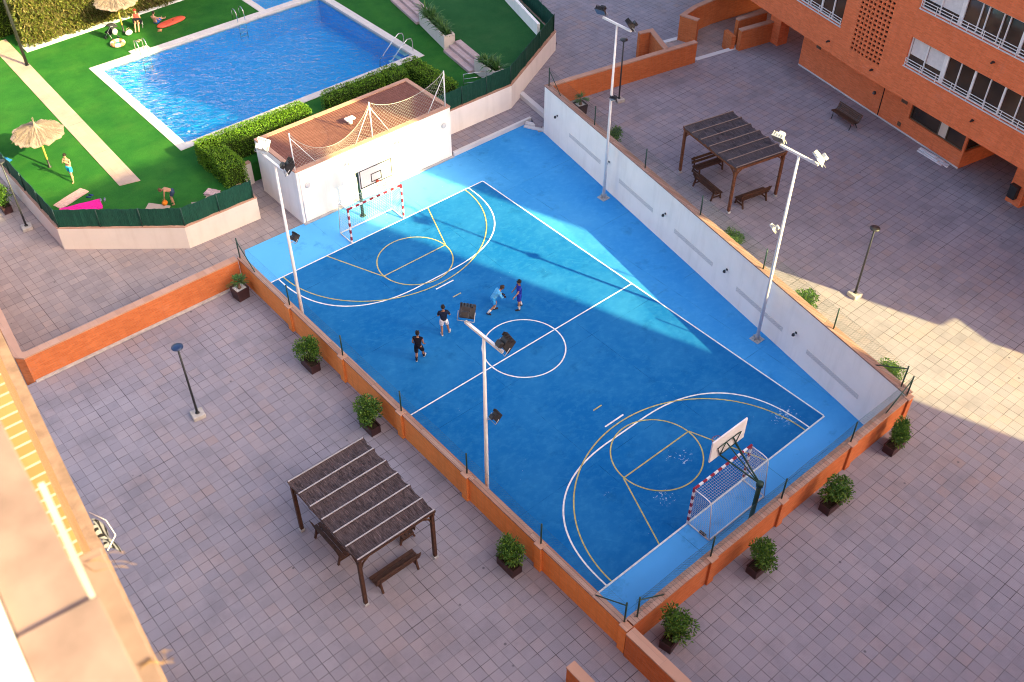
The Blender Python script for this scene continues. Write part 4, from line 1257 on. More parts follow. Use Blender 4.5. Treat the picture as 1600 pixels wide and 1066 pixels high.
# ------------------------------------------------------------------ floodlight poles
def flood_head(o, pos, yaw, tilt, mat, s=1.0):
    """box floodlight; its glass looks along yaw, tilted down"""
    M = Matrix.Translation(pos) @ Matrix.Rotation(yaw, 4, 'Z') @ Matrix.Rotation(tilt, 4, 'Y') @ Matrix.Diagonal((s, s, s, 1))
    b = MB()
    # reflector housing: deep at the back, wide at the glass
    a = [(-.16, -.13, -.10), (-.16, .13, -.10), (-.16, .13, .14), (-.16, -.13, .14), (.06, -.25, -.22), (.06, .25, -.22), (.06, .25, .24), (.06, -.25, .24)]
    b.add([M @ Vector(p) for p in a], [(0, 3, 2, 1), (0, 1, 5, 4), (1, 2, 6, 5), (2, 3, 7, 6), (3, 0, 4, 7), (4, 5, 6, 7)])
    b.bbox((-.30, -.12, -.16), (-.161, .12, .02), .02, 0, M)           # gear box
    for k in range(5): b.box((-.14, -.20 + .1 * k - .006, .13), (.04, -.20 + .1 * k + .006, .255), 0, M)
    h = b.build('floodlight', mat, o)
    g = MB(); g.box((.0605, -.235, -.205), (.072, .235, .225), 0, M); g.build('glass', MAT['lampglass'], h)
    y = MB(); y.tube([M @ Vector(p) for p in ((-.03, -.265, 0), (-.03, -.265, -.30), (-.03, .265, -.30), (-.03, .265, 0))], .014, 6); y.build('yoke', MAT['greymetal'], h)
    return h
def flood_pole(label, loc, face, headmats, H=9.4, midside=1, arm_ang=R(90), midmat=None, hand=(0, 0)):
    o = thing('floodlight_pole', label, 'floodlight', (loc[0], loc[1], .01), 0, 'floodlight poles round the court')
    b = MB(); b.tube([(0, 0, 0), (0, 0, H * .55), (0, 0, H)], [.078, .066, .046], 14); b.build('pole', MAT['polewhite'], o)
    b = MB(); b.bbox((-.24, -.24, 0), (.24, .24, .03), .008)
    for k in range(4):
        a = k * math.pi / 2; b.prism([(0.09 * math.cos(a) - .01 * math.sin(a), .09 * math.sin(a) + .01 * math.cos(a)), (.2 * math.cos(a) - .01 * math.sin(a), .2 * math.sin(a) + .01 * math.cos(a)), (.2 * math.cos(a) + .01 * math.sin(a), .2 * math.sin(a) - .01 * math.cos(a)), (.09 * math.cos(a) + .01 * math.sin(a), .09 * math.sin(a) - .01 * math.cos(a))], .03, .16)
        b.lathe([(.022, .03), (.022, .07)], 6, (.2 * math.cos(a + .785), .2 * math.sin(a + .785), 0))
    b.build('base_plate', MAT['greymetal'], o)
    ax, ay = math.cos(arm_ang), math.sin(arm_ang)
    b = MB(); b.bar((-.88 * ax, -.88 * ay, H + .02), (.88 * ax, .88 * ay, H + .02), .09, .09); b.build('crossarm', MAT['polewhite'], o)
    for k, s in enumerate((-1, 1)):
        off = (.12 * math.cos(face), .12 * math.sin(face))
        h = flood_head(o, (s * .92 * ax + off[0], s * .92 * ay + off[1], H + .33), face + s * hand[k], R(38), headmats[k])
    mx, my = .26 * math.cos(face + midside), .26 * math.sin(face + midside)
    b = MB(); b.tube([(0, 0, H * .608), (mx, my, H * .608)], .02, 6); b.build('bracket', MAT['greymetal'], o)
    flood_head(o, (mx * 1.3, my * 1.3, H * .62), face + midside * .3, R(40), midmat or headmats[0], .72)
    return o
dk, lt = MAT['blackmetal'], plain('pale_grey_housing', (.5, .5, .5), .4, .5, .08)
flood_pole('white floodlight pole with two black lamps, beside the left brick wall at the halfway line', (-7.14, -6.2), 0.15, (dk, dk), hand=(0.3, 0.5), midside=-.7)
flood_pole('white floodlight pole with one grey and one dark lamp, nearest the far left corner', (-7.1, 5.93), 0.1, (dk, lt), hand=(.5, .3), midside=.2, midmat=dk)
flood_pole('white floodlight pole with sunlit white lamps, at the near half of the white wall', (8.08, -6.16), math.pi - .15, (lt, lt), hand=(.4, .3), midside=-1.2)
flood_pole('white floodlight pole with two black lamps, at the far half of the white wall', (10.36, 5.72), math.pi - .1, (dk, dk), hand=(.4, .4), midside=1.2)

# ------------------------------------------------------------------ goals
def net_panel(mb, fn, nu, nv, r=.0045):
    for i in range(nu + 1): mb.tube([fn(i / nu, j / nv) for j in range(nv + 1)], r, 3, cap=False)
    for j in range(nv + 1): mb.tube([fn(i / nu, j / nv) for i in range(nu + 1)], r, 3, cap=False)
def goal(label, y, s, netdense=True, group='futsal goals'):
    """s = +1 when the goal opens towards -y"""
    o = thing('futsal_goal', label, 'goal', (0, y, .02), 0 if s > 0 else math.pi, group)
    W, H, D, Dt = 1.54, 2.04, 1.02, .82
    t = .04
    b = MB()
    for x in (-W, W):
        for k in range(10): b.box((x - t, -t, H * k / 10), (x + t, t, H * (k + 1) / 10), k % 2)
    n = 15
    for k in range(n): b.box((-W + t + (2 * W - 2 * t) * k / n, -t + .001, H - .08), (-W + t + (2 * W - 2 * t) * (k + 1) / n, t - .001, H - .001), 1 - k % 2)
    b.build('front_frame', [MAT['polewhite'], MAT['red']], o)
    b = MB(); rr = .028
    for x in (-W, W):
        b.tube([(x, 0, H - .05), (x, .55, H - .05), (x, Dt - .1, H - .08), (x, Dt, H - .22), (x, D, .05)], rr * .8, 8)
        b.tube([(x, 0, .03), (x, D, .03)], rr, 8)
    b.tube([(-W, D, .03), (W, D, .03)], rr * 1.2, 8)
    b.tube([(-W, Dt - .03, H - .10), (W, Dt - .03, H - .10)], rr * .45, 6)
    b.build('back_frame', MAT['polewhite'], o)
    b = MB(); nu, nv = (30, 20) if netdense else (26, 17)
    def back(u, v):
        z = .04 + (H - .2) * v; yy = D + (Dt - D) * v; return Vector((-W + 2 * W * u, yy - .06 * math.sin(math.pi * u) * math.sin(math.pi * v), z))
    def top(u, v): return Vector((-W + 2 * W * u, .03 + (Dt - .08) * v, H - .07 - .07 * math.sin(math.pi * u) * math.sin(math.pi * v)))
    net_panel(b, back, nu, nv, .003)
    net_panel(b, top, nu, 8, .004 if netdense else .003)
    for x in (-W, W):
        def sd(u, v, x=x): return Vector((x + .01, .02 + (D + (Dt - D) * v - .02) * u, .05 + (H - .15) * v * (1 - .06 * u)))
        net_panel(b, sd, 9, nv, .004 if netdense else .003)
    b.build('net', MAT['ropewhite'], o)
    return o
goal('red and white futsal goal with white net, at the near end of the court', -10.87, -1)
goal('red and white futsal goal with a thin net, in front of the white store', 10.87, 1, False)
cl = thing('cable_clamp', 'small black clamp on the ground bar of the near goal', 'clamp', (-1.5, -11.55, .06))
m = MB(); m.bbox((-.06, -.14, -.04), (.06, .14, .05), .012); m.tube([(0, -.14, 0), (0, -.22, -.03)], .015, 5); m.build('body', MAT['blackmetal'], cl)

def hoop(label, y, s, big):
    """basket on a raked green post; s=+1 for the far end (board faces -y)"""
    o = thing('basketball_hoop', label, 'basketball hoop', (0.06 if s < 0 else .14, s * 12.4, .01), 0 if s > 0 else math.pi, 'basketball hoops')
    zt = 2.45
    b = MB(); b.tube([(0, 0, 0), (0, 0, zt)], .085, 12); b.lathe([(.13, zt - .12), (.13, zt + .05), (.05, zt + .09)], 12); b.lathe([(.16, 0), (.16, .03)], 12)
    b.build('post', MAT['greenmetal'], o)
    yb = -1.62
    b = MB()
    b.tube([(0, 0, zt), (-.42, yb + .06, 2.92)], .032, 7); b.tube([(0, 0, zt), (.42, yb + .06, 2.92)], .032, 7)
    b.tube([(0, 0, zt - .05), (-.18, yb + .06, 3.42)], .024, 7); b.tube([(0, 0, zt - .05), (.18, yb + .06, 3.42)], .024, 7)
    b.tube([(-.18, yb + .06, 3.42), (-.42, yb + .06, 2.92), (.42, yb + .06, 2.92), (.18, yb + .06, 3.42), (-.62, yb + .06, 3.40), (-.42, yb + .06, 2.92)], .02, 6)
    b.tube([(.18, yb + .06, 3.42), (.62, yb + .06, 3.40), (.42, yb + .06, 2.92)], .02, 6)
    b.build('support_arm', MAT['greenmetal'], o)
    b = MB(); b.bbox((-.92, yb - .03, 2.84), (.92, yb + .03, 3.86), .006); bd = b.build('backboard', plain('backboard_white', (.70, .69, .71), .5, .3, .05), o)
    b = MB(); w = .05; yf = yb - .034
    for (x0, x1, z0, z1) in ((-.90, .90, 2.86, 2.86 + w), (-.90, .90, 3.84 - w, 3.84), (-.90, -.90 + w, 2.86 + w, 3.84 - w), (.90 - w, .90, 2.86 + w, 3.84 - w),
                             (-.30, .30, 2.99, 2.99 + w), (-.30, .30, 3.40, 3.40 + w), (-.30, -.30 + w, 2.99 + w, 3.40), (.30 - w, .30, 2.99 + w, 3.40)):
        b.box((x0, yf, z0), (x1, yf + .003, z1))
    b.build('board_marking', MAT['blackmetal'], bd)
    b = MB(); c = Vector((0, yb - .38, 2.98))
    ringp = [c + Vector((.225 * math.cos(a), .225 * math.sin(a), 0)) for a in [2 * math.pi * k / 24 for k in range(25)]]
    b.tube(ringp, .012, 6, cap=False); b.bar((0, yb - .03, 2.97), (0, yb - .16, 2.98), .14, .05); b.build('rim', plain('rim_red', (.40, .06, .03), .5), o)
    b = MB()
    for k in range(12):
        for dd in (-1, 1):
            pts = []
            for q in range(5):
                a = 2 * math.pi * (k + dd * q * .5) / 12; rr = .225 - .03 * q + (.006 * q * q if q > 2 else 0); pts.append(c + Vector((rr * math.cos(a), rr * math.sin(a), -.02 - .095 * q)))
            b.tube(pts, .005, 3, cap=False)
    b.build('net', MAT['ropewhite'], o)
    return o
hoop('white backboard seen from behind on dark green arms, above the near goal', -10.8, -1, True)
hoop('white backboard with black markings facing the court, in front of the white store', 10.8, 1, False)

# ------------------------------------------------------------------ pergolas
def pergola(label, loc, rz, sx, sy, mat_post, mat_mat, mat_bat, H=2.38, group='pergolas with reed roofs'):
    o = thing('pergola', label, 'pergola', loc, rz, group)
    hx, hy = sx / 2, sy / 2
    px_, py_ = hx - .10, hy - .12
    for x in (-px_, px_):
        for y in (-py_, py_):
            b = MB(); b.bbox((x - .06, y - .06, .04), (x + .06, y + .06, H), .006)
            p = b.build('post', mat_post, o)
            f = MB(); f.bbox((x - .085, y - .085, 0), (x + .085, y + .085, .10), .01); f.build('post_foot', MAT['greymetal'], p)
    for x in (-px_, px_):
        b = MB(); b.box((x - .045, -hy, H + .002), (x + .045, hy, H + .14)); b.build('beam', mat_post, o)
    for y in (-py_, py_):
        b = MB(); b.box((-px_ + .05, y - .04, H - .01), (px_ - .05, y + .04, H + .12)); b.build('cross_beam', mat_post, o)
    for x in (-px_, px_):
        for y in (-py_, py_):
            b = MB(); sxn, syn = -math.copysign(1, x), -math.copysign(1, y)
            b.tube([(x + sxn * .05, y, H - .40), (x + sxn * .14, y, H - .18), (x + sxn * .38, y, H)], .035, 5)
            b.tube([(x, y + syn * .05, H - .40), (x, y + syn * .14, H - .18), (x, y + syn * .38, H)], .035, 5)
            b.build('corner_brace', mat_post, o)
    nb = 7
    ys = [-hy + .02 + (sy - .04) * k / (nb - 1) for k in range(nb)]
    for k, y in enumerate(ys):
        b = MB(); b.box((-hx + .02, y - .03, H + .142), (hx - .02, y + .03, H + .20)); b.build('rafter', mat_post, o)
    # reed mat sagging between the rafters
    m = MB(); nx, ny = 24, (nb - 1) * 6
    rr = random.Random(len(label))
    vs = []
    for j in range(ny + 1):
        t = j / ny; y = -hy + .0 + sy * t; k = (t * (nb - 1)) % 1
        for i in range(nx + 1):
            x = -hx + sx * i / nx
            z = H + .225 - .055 * math.sin(math.pi * k) + rr.uniform(-.008, .008) - (.03 if i in (0, nx) else 0)
            ex = rr.uniform(-.03, .03) if i in (0, nx) else 0
            vs.append((x + ex - (.05 * math.sin(math.pi * k) * (1 if i == nx else -1 if i == 0 else 0)), y, z))
    fs = [(j * (nx + 1) + i, j * (nx + 1) + i + 1, (j + 1) * (nx + 1) + i + 1, (j + 1) * (nx + 1) + i) for j in range(ny) for i in range(nx)]
    m.add(vs, fs, 0, True); m.add([(v[0], v[1], v[2] - .022) for v in vs], [f[::-1] for f in fs], 0, True)
    # loose reeds lying on it and sticking out at the edges
    for k in range(260):
        x = rr.uniform(-hx, hx); y = rr.uniform(-hy, hy - .3); L = rr.uniform(.25, .55)
        kk = ((y + hy + L / 2) / sy * (nb - 1)) % 1
        z = H + .232 - .055 * math.sin(math.pi * kk)
        m.tube([(x, y, z), (x + rr.uniform(-.03, .03), y + L, z + rr.uniform(0, .015))], .006, 3, cap=False)
    mo = m.build('reed_mat', mat_mat, o)
    for k, y in enumerate(ys):
        b = MB(); yy = min(max(y, -hy + .05), hy - .05); b.bar((-hx + .03, yy, H + .245), (hx - .03, yy + rr.uniform(-.02, .02), H + .245), .045, .022); b.build('batten', mat_bat, o)
    return o
pergola('brown timber pergola with reed mat roof and pale battens, on the left plaza', (-11.42, -4.98, ZP), 0, 3.02, 4.1, MAT['wood'], MAT['reed'], MAT['batten'])
pergola('reddish timber pergola with slate grey reed roof, on the right plaza', (14.28, 1.18, ZP), R(-11.5), 3.05, 4.15, MAT['woodred'], MAT['reedgrey'], plain('brown_batten', (.24, .18, .16), .6, .3, .12, 9))

def make_bench(L=1.75):
    o = thing('bench', '', 'bench', (0, 0, 0), 0, 'slatted benches under the pergolas')
    for k in range(3):
        b = MB(); b.bbox((-L / 2, -.22 + .155 * k, .42), (L / 2, -.085 + .155 * k, .455), .006); b.build('seat', MAT['wood'], o)
    for k in range(2):
        b = MB(); z = .60 + .17 * k; y = .27 + .045 * k; b.bar((-L / 2, y, z), (L / 2, y, z), .028, .13, up=(0, .25, 1)); b.build('backrest', MAT['wood'], o)
    for x in (-L / 2 + .16, L / 2 - .16):
        b = MB()
        b.bar((x, -.20, .42), (x, -.26, 0), .07, .06, up=(0, 1, 0)); b.bar((x, .20, .42), (x, .32, 0), .07, .06, up=(0, 1, 0))
        b.bar((x, -.23, .395), (x, .25, .395), .07, .05); b.bar((x, -.25, .17), (x, .28, .17), .05, .05)
        b.bar((x, .225, .40), (x, .335, .86), .06, .05, up=(0, 1, 0))
        b.build('leg', MAT['wood'], o)
    return o
b0 = make_bench()
b0.location = (-11.45, -6.62, ZP); b0.rotation_euler = (0, 0, R(180)); b0['label'] = 'dark bench along the near edge of the left pergola, back towards the viewer'
place_copy(b0, (-12.35, -4.35, ZP), R(90), 'dark bench half hidden under the left side of the left pergola')
place_copy(b0, (-10.35, -5.05, ZP), R(-90), 'dark bench half hidden at the right corner of the left pergola')
place_copy(b0, (14.42, 2.55, ZP), R(-11.5), 'dark bench at the far side under the right pergola, its slatted back showing')
place_copy(b0, (13.02, 1.35, ZP), R(78.5), 'dark bench under the right pergola, along the side facing the white court wall')
place_copy(b0, (14.0, -.55, ZP), R(168.5), 'dark bench at the near end under the right pergola')

pb = thing('park_bench', 'dark brown slatted park bench standing alone in front of the orange building', 'bench', (23.35, .85, ZP), R(-101))
prof = [(-.24, .43), (-.17, .45), (-.08, .44), (.01, .42), (.10, .41), (.17, .43), (.22, .50), (.25, .58), (.28, .66), (.31, .74), (.345, .82)]
for i in range(len(prof) - 1):
    (y0, z0), (y1, z1) = prof[i], prof[i + 1]
    m = MB(); m.bar((-.85, (y0 + y1) / 2, (z0 + z1) / 2), (.85, (y0 + y1) / 2, (z0 + z1) / 2), math.hypot(y1 - y0, z1 - z0) * .86, .025, up=(0, -(z1 - z0), (y1 - y0)))
    m.build('seat' if i < 5 else 'backrest', MAT['wood'], pb)
for x in (-.68, .68):
    m = MB(); m.tube([(x, -.26, 0), (x, -.19, .22), (x, -.22, .41), (x, .12, .39), (x, .20, .46), (x, .35, .82)], .022, 6); m.tube([(x, .30, 0), (x, .16, .22), (x, .12, .39)], .022, 6); m.build('leg', MAT['blackmetal'], pb)

# ------------------------------------------------------------------ black lamp posts
def lamp_post(label, loc, H=3.66, base=True, cap=MAT['blackmetal']):
    o = thing('lamp_post', label, 'lamp post', loc, 0, 'black lamp posts on the plazas')
    if base:
        b = MB(); b.bbox((-.24, -.24, 0), (.24, .24, .18), .02, 0, Matrix.Rotation(R(-8), 4, 'Z')); b.build('base', MAT['stone'], o)
    b = MB(); b.tube([(0, 0, .12), (0, 0, .9), (0, 0, H - .10)], [.052, .045, .036], 10); b.lathe([(.09, .18), (.09, .20), (.06, .23)], 10); b.build('post', MAT['blackmetal'], o)
    b = MB(); b.lathe([(.04, H - .16), (.10, H - .12), (.11, H - .03)], 14); b.build('lens', MAT['lampglass'], o)
    b = MB(); b.lathe([(.12, H - .03), (.215, H - .035), (.215, H - .012), (.10, H + .012), (.02, H + .02)], 20); b.build('cap', cap, o)
    return o
lamp_post('black lamp post with a blue disc cap on the left plaza', (-13.0, 4.08, ZP), cap=plain('blue_black_cap', (.012, .03, .09), .35, .5))
lamp_post('black lamp post at the edge of the sunlit strip on the right plaza', (12.03, -7.99, ZP))
lamp_post('black lamp post against the far brick wall of the right plaza', (15.83, 10.26, ZP))
lamp_post('black lamp post outside the cream pool wall at the left edge', (-13.0, 22.2, 0), 3.9)
tp = thing('tall_lamp_post', 'tall dark lamp post on the pool lawn by the back hedge, top left', 'lamp post', (-7.2, 36.0, ZT))
b = MB(); b.tube([(0, 0, 0), (0, 0, 7.2)], [.09, .06], 10); b.lathe([(.14, 0), (.14, .04)], 10); b.build('post', MAT['blackmetal'], tp)
b = MB(); b.lathe([(.08, 7.0), (.30, 7.15), (.30, 7.2), (.1, 7.3)], 14); b.build('head', MAT['blackmetal'], tp)

# ------------------------------------------------------------------ planters
def bush_mesh(seed, rx, ry, h, n, ls, mat, clumps=9):
    rr = random.Random(seed); m = MB()
    cl = []
    for k in range(clumps):
        a = rr.uniform(0, 6.28); q = rr.uniform(.1, .75)
        cl.append((Vector((rx * q * math.cos(a), ry * q * math.sin(a), h * rr.uniform(.2, .86))), rr.uniform(.30, .55) * min(rx, h * .6)))
    for k in range(14):
        c, r_ = rr.choice(cl); m.tube([(rr.uniform(-.04, .04), rr.uniform(-.04, .04), -.05), (c.x * .5, c.y * .5, c.z * .5), c], [.012, .009, .005], 4)
    for k in range(n):
        c, r_ = cl[k % clumps]
        d = Vector((rr.gauss(0, 1), rr.gauss(0, 1), rr.gauss(.25, 1))).normalized()
        p = c + d * r_ * (rr.random() ** .35)
        if p.z < -.02: p.z = rr.uniform(0, .1)
        out = (d + Vector((rr.gauss(0, .5), rr.gauss(0, .5), rr.gauss(.1, .5)))).normalized()
        m.leaf(p, out, Vector((rr.gauss(0, .6), rr.gauss(0, .6), 1)), ls * rr.uniform(.7, 1.3), ls * .5 * rr.uniform(.8, 1.2))
    return m.data('shrub_foliage', [mat])
bushes = [bush_mesh(s, .56 + .05 * (s % 2), .46, 1.0 + .1 * (s % 3), 1900, .105, MAT['leaf'], 13 + s % 4) for s in range(4)]
def planter_trough(label, loc, rz, k, tall=1.0, L=.82, W=.42):
    o = thing('planter', label, 'planter', loc, rz, 'shrubs in maroon troughs')
    M = Matrix.Rotation(0, 4, 'Z')
    b = MB(); H = .36
    b.box((-L / 2, -W / 2, 0), (L / 2, -W / 2 + .03, H)); b.box((-L / 2, W / 2 - .03, 0), (L / 2, W / 2, H))
    b.box((-L / 2, -W / 2 + .03, 0), (-L / 2 + .03, W / 2 - .03, H)); b.box((L / 2 - .03, -W / 2 + .03, 0), (L / 2, W / 2 - .03, H))
    b.box((-L / 2 - .015, -W / 2 - .015, H + .001), (L / 2 + .015, -W / 2 + .035, H + .03)); b.box((-L / 2 - .015, W / 2 - .035, H + .001), (L / 2 + .015, W / 2 + .015, H + .03))
    b.build('trough', MAT['planter'], o)
    b = MB(); b.box((-L / 2 + .032, -W / 2 + .032, .05), (L / 2 - .032, W / 2 - .032, H - .05)); b.build('soil', MAT['soil'], o)
    f = bpy.data.objects.new('foliage', bushes[k]); COL.objects.link(f); f.parent = o; f.location = (0, 0, H - .05); f.scale = (.82 + .07 * ((k * 7 + int(abs(loc[1]) * 3)) % 5), .85 + .06 * ((k * 5 + int(abs(loc[1]) * 5)) % 5), tall)
    f.rotation_euler = (0, 0, loc[1] * 2.3 + k)
    return o
pi2 = R(90)
planter_trough('green shrub in a maroon trough, against the left brick wall nearest its far end', (-8.28, 3.55, ZP), pi2, 0, 1.15)
planter_trough('green shrub in a maroon trough, against the left brick wall above the left pergola', (-8.36, -.72, ZP), pi2, 1, 1.0)
planter_trough('green shrub in a maroon trough, against the left brick wall right of the left pergola', (-8.38, -8.85, ZP), pi2, 2, .92)
planter_trough('large green shrub at the near corner of the court, half hidden by a brick wall', (-6.25, -14.25, ZP), .2, 3, 1.0, .9)
planter_trough('green shrub in a maroon trough on the near brick wall, below the near goal', (-2.1, -14.30, ZP), 0, 0, .9)
planter_trough('green shrub in a maroon trough on the near brick wall, third from the left', (1.85, -14.28, ZP), 0, 1, .95)
planter_trough('green shrub in a maroon trough at the right end of the near brick wall', (5.85, -14.15, ZP), 0, 2, 1.0)
planter_trough('green shrub behind the white court wall beside the far floodlight pole', (12.2, 7.05, ZP), R(79), 2, .8)
planter_trough('sun touched green shrub behind the white court wall, by the right pergola', (10.3, -2.55, ZP), R(79), 0, .72)
planter_trough('sunlit green shrub behind the white court wall near the sunlit lamp post', (9.42, -7.15, ZP), R(79), 1, .72)
planter_trough('green shrub behind the white court wall at its near end', (8.42, -12.0, ZP), R(79), 3, .7)
planter_trough('yellow green shrub in a trough outside the cream pool wall, left edge', (-13.2, 24.4, 0), pi2, 3, 1.0)
def palm_planter(label, loc, rz, seed):
    o = thing('planter', label, 'planter', loc, rz, 'small palms in square planters')
    b = MB(); H, W = .58, .30
    b.add([(-W * .86, -W * .86, 0), (W * .86, -W * .86, 0), (W * .86, W * .86, 0), (-W * .86, W * .86, 0), (-W, -W, H), (W, -W, H), (W, W, H), (-W, W, H), (-W + .04, -W + .04, H), (W - .04, -W + .04, H), (W - .04, W - .04, H), (-W + .04, W - .04, H), (-W + .04, -W + .04, H - .1), (W - .04, -W + .04, H - .1), (W - .04, W - .04, H - .1), (-W + .04, W - .04, H - .1)],
          [(3, 2, 1, 0)] + [(i, (i + 1) % 4, 4 + (i + 1) % 4, 4 + i) for i in range(4)] + [(4 + i, 4 + (i + 1) % 4, 8 + (i + 1) % 4, 8 + i) for i in range(4)] + [(8 + i, 8 + (i + 1) % 4, 12 + (i + 1) % 4, 12 + i) for i in range(4)])
    b.build('pot', MAT['planter'], o)
    b = MB(); b.box((-W + .042, -W + .042, H - .2), (W - .042, W - .042, H - .085)); b.build('pebbles', MAT['pebble'], o)
    b = MB(); b.lathe([(.07, 0), (.085, .08), (.06, .22), (.075, .30), (.05, .36)], 10, (0, 0, H - .09)); b.build('trunk', MAT['bark'], o)
    rr = random.Random(seed); m = MB()
    for k in range(26):
        a = rr.uniform(0, 6.28); el = rr.uniform(.15, 1.35); L = rr.uniform(.35, .55)
        base = Vector((0, 0, H + .26)); d = Vector((math.cos(a) * math.cos(el), math.sin(a) * math.cos(el), math.sin(el)))
        pts = [base + d * L * t + Vector((0, 0, -.28 * t * t * L)) for t in (0, .25, .5, .75, 1)]
        m.tube(pts, [.006, .005, .004, .003, .001], 3, cap=False)
        sd = Vector((-math.sin(a), math.cos(a), 0))
        for q in range(9):
            t = .3 + .7 * q / 9; p = base + d * L * t + Vector((0, 0, -.28 * t * t * L))
            for s in (-1, 1): m.leaf(p, (d + sd * s * 1.1 + Vector((0, 0, -.2))).normalized(), Vector((0, 0, 1)), .15, .02)
    m.build('fronds', MAT['palmleaf'], o)
    return o
palm_planter('small palm in a maroon square planter in the far corner of the left plaza', (-8.25, 9.15, ZP), R(6), 4)
palm_planter('small palm in a dark square planter behind the far end of the white court wall', (13.35, 10.75, ZP), R(-11), 9)

# ------------------------------------------------------------------ hedges
def hedge(label, segs, z0, h, leafm, dens=420, ls=.075, seed=1, corem=MAT['hedgecore'], streak=False, wob=.05):
    """clipped hedge from straight runs: (x0,y0,x1,y1) boxes"""
    o = thing('hedge', label, 'hedge', (segs[0][0], segs[0][1], z0))
    rr = random.Random(seed)
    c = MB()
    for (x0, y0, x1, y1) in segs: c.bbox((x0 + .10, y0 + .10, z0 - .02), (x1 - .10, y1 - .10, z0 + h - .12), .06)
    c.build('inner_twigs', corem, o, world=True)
    m = MB()
    def inside(x, y, skip):
        return any(k != skip and a + .04 < x < cc - .04 and b + .04 < y < d - .04 for k, (a, b, cc, d) in enumerate(segs))
    for k, (x0, y0, x1, y1) in enumerate(segs):
        lx, ly = x1 - x0, y1 - y0
        faces = [((x0, y0), (1, 0), lx, (0, -1)), ((x0, y1), (1, 0), lx, (0, 1)), ((x0, y0), (0, 1), ly, (-1, 0)), ((x1, y0), (0, 1), ly, (1, 0))]
        for (p, d, L, nn) in faces:
            for q in range(int(L * h * dens)):
                s = rr.uniform(0, L); z = rr.uniform(0, h) ; dep = abs(rr.gauss(0, .05))
                x = p[0] + d[0] * s - nn[0] * dep; y = p[1] + d[1] * s - nn[1] * dep
                wv = wob * (math.sin(s * 2.3 + k) + .7 * math.sin(s * 5.1 + z * 4) + .6 * math.sin(z * 7 + s))
                x += nn[0] * wv; y += nn[1] * wv
                if inside(x, y, k): continue
                if rr.random() < .10 * (1 + math.sin(s * 3.1) * math.sin(z * 2.9)): continue
                out = Vector((nn[0] * .7 + rr.gauss(0, .4), nn[1] * .7 + rr.gauss(0, .4), rr.gauss(.55 if not streak else -.2, .45)))
                l = ls * rr.uniform(.7, 1.5)
                m.leaf(Vector((x, y, z0 + z * .985)), out, Vector((rr.gauss(0, 1), rr.gauss(0, 1), 1)), l * (1.6 if streak else 1), l * .5)
        for q in range(int(lx * ly * dens * 1.1)):
            x = rr.uniform(x0, x1); y = rr.uniform(y0, y1)
            if k and inside(x, y, k): continue
            z = h - abs(rr.gauss(0, .04)) + wob * .8 * (math.sin(x * 2.1) + math.sin(y * 2.7 + x)) + wob * .5 * math.sin(x * 6 + y * 5)
            e = min(x - x0, x1 - x, y - y0, y1 - y)
            if e < .12: z -= (.12 - e) * .6
            out = Vector((rr.gauss(0, .6), rr.gauss(0, .6), 1.0)); l = ls * rr.uniform(.7, 1.5)
            m.leaf(Vector((x, y, z0 + z)), out, Vector((rr.gauss(0, 1), rr.gauss(0, 1), .3)), l, l * .5)
    m.build('foliage', leafm, o, world=True)
    return o
hedge('clipped bright green hedge bending round the pool corner, beside the white store', [(-4.45, 17.0, -3.4, 20.3), (-4.45, 19.15, 1.75, 20.3)], ZT, 1.32, MAT['hedgeleaf'], 560, .075, 1, wob=.03)
hedge('clipped green hedge behind the white store, the middle run in shade', [(3.1, 19.5, 6.75, 20.4)], ZT, 1.25, MAT['hedgeleaf'], 420, .075, 2, wob=.03)
hedge('short clipped green hedge block with a dark bare side, behind the store roof', [(6.85, 19.0, 8.0, 20.35)], ZT, 1.35, MAT['hedgeleaf'], 380, .075, 3, wob=.03)
hedge('clipped green hedge running away from the right end of the white store', [(8.45, 16.3, 9.4, 20.3)], ZT, 1.3, MAT['hedgeleaf'], 400, .075, 4, wob=.03)
hedge('tall olive and brown hedge along the back of the pool lawn, top left', [(-6.3, 38.0, 7.2, 40.0)], ZT + .1, 3.2, MAT['dryleaf'], 260, .13, 5, plain('dry_hedge_inside', (.06, .05, .02), .95, .05, .4, 4), True, .09)
tophedge = hedge('bright green clipped hedge top behind the tall olive hedge, upper left edge', [(-8.5, 40.3, 4, 42.5)], ZT, 3.9, leafmat('bright_hedge_leaves', (.06, .12, .01), (.13, .24, .015), (.24, .34, .03)), 230, .13, 6)
g = MB(); g.prism([(-6.6, 37.55), (14, 38.3), (14, 39.0), (-6.6, 38.6)], ZT + .002, ZT + .10); gk = tag(g.build('gravel_bed', MAT['stonestrip']), kind='structure')

# palm at the top left with its dry skirt, and the white gate block
pt = thing('palm_tree', 'thick palm trunk with hanging dry fronds at the top left edge', 'palm tree', (-7.9, 41.0, ZT))
b = MB(); b.tube([(0, 0, 0), (.1, 0, 1.2), (.05, 0, 3.0), (.15, .1, 5.0)], [.42, .34, .30, .28], 12); b.build('trunk', MAT['bark'], pt)
m = MB(); rr = random.Random(3)
for k in range(240):
    a = rr.uniform(0, 6.28); z = rr.uniform(.5, 4.4); r0 = .32
    p = Vector((r0 * math.cos(a), r0 * math.sin(a), z)); q = p + Vector((.35 * math.cos(a), .35 * math.sin(a), -rr.uniform(.4, 1.2)))
    m.tube([p, (p + q) / 2 + Vector((.1 * math.cos(a), .1 * math.sin(a), .1)), q], [.02, .014, .004], 3, cap=False)
m.build('dry_fronds', plain('dry_palm_fronds', (.30, .20, .13), .9, .1, .3, 6), pt)
gb = thing('gate_block', 'white rendered block with a teal door at the top left edge', 'outbuilding', (-8.7, 38.9, ZT))
b = MB(); b.bbox((-1.6, -.3, 0), (.65, .8, 1.3), .02); b.build('wall', MAT['white'], gb)
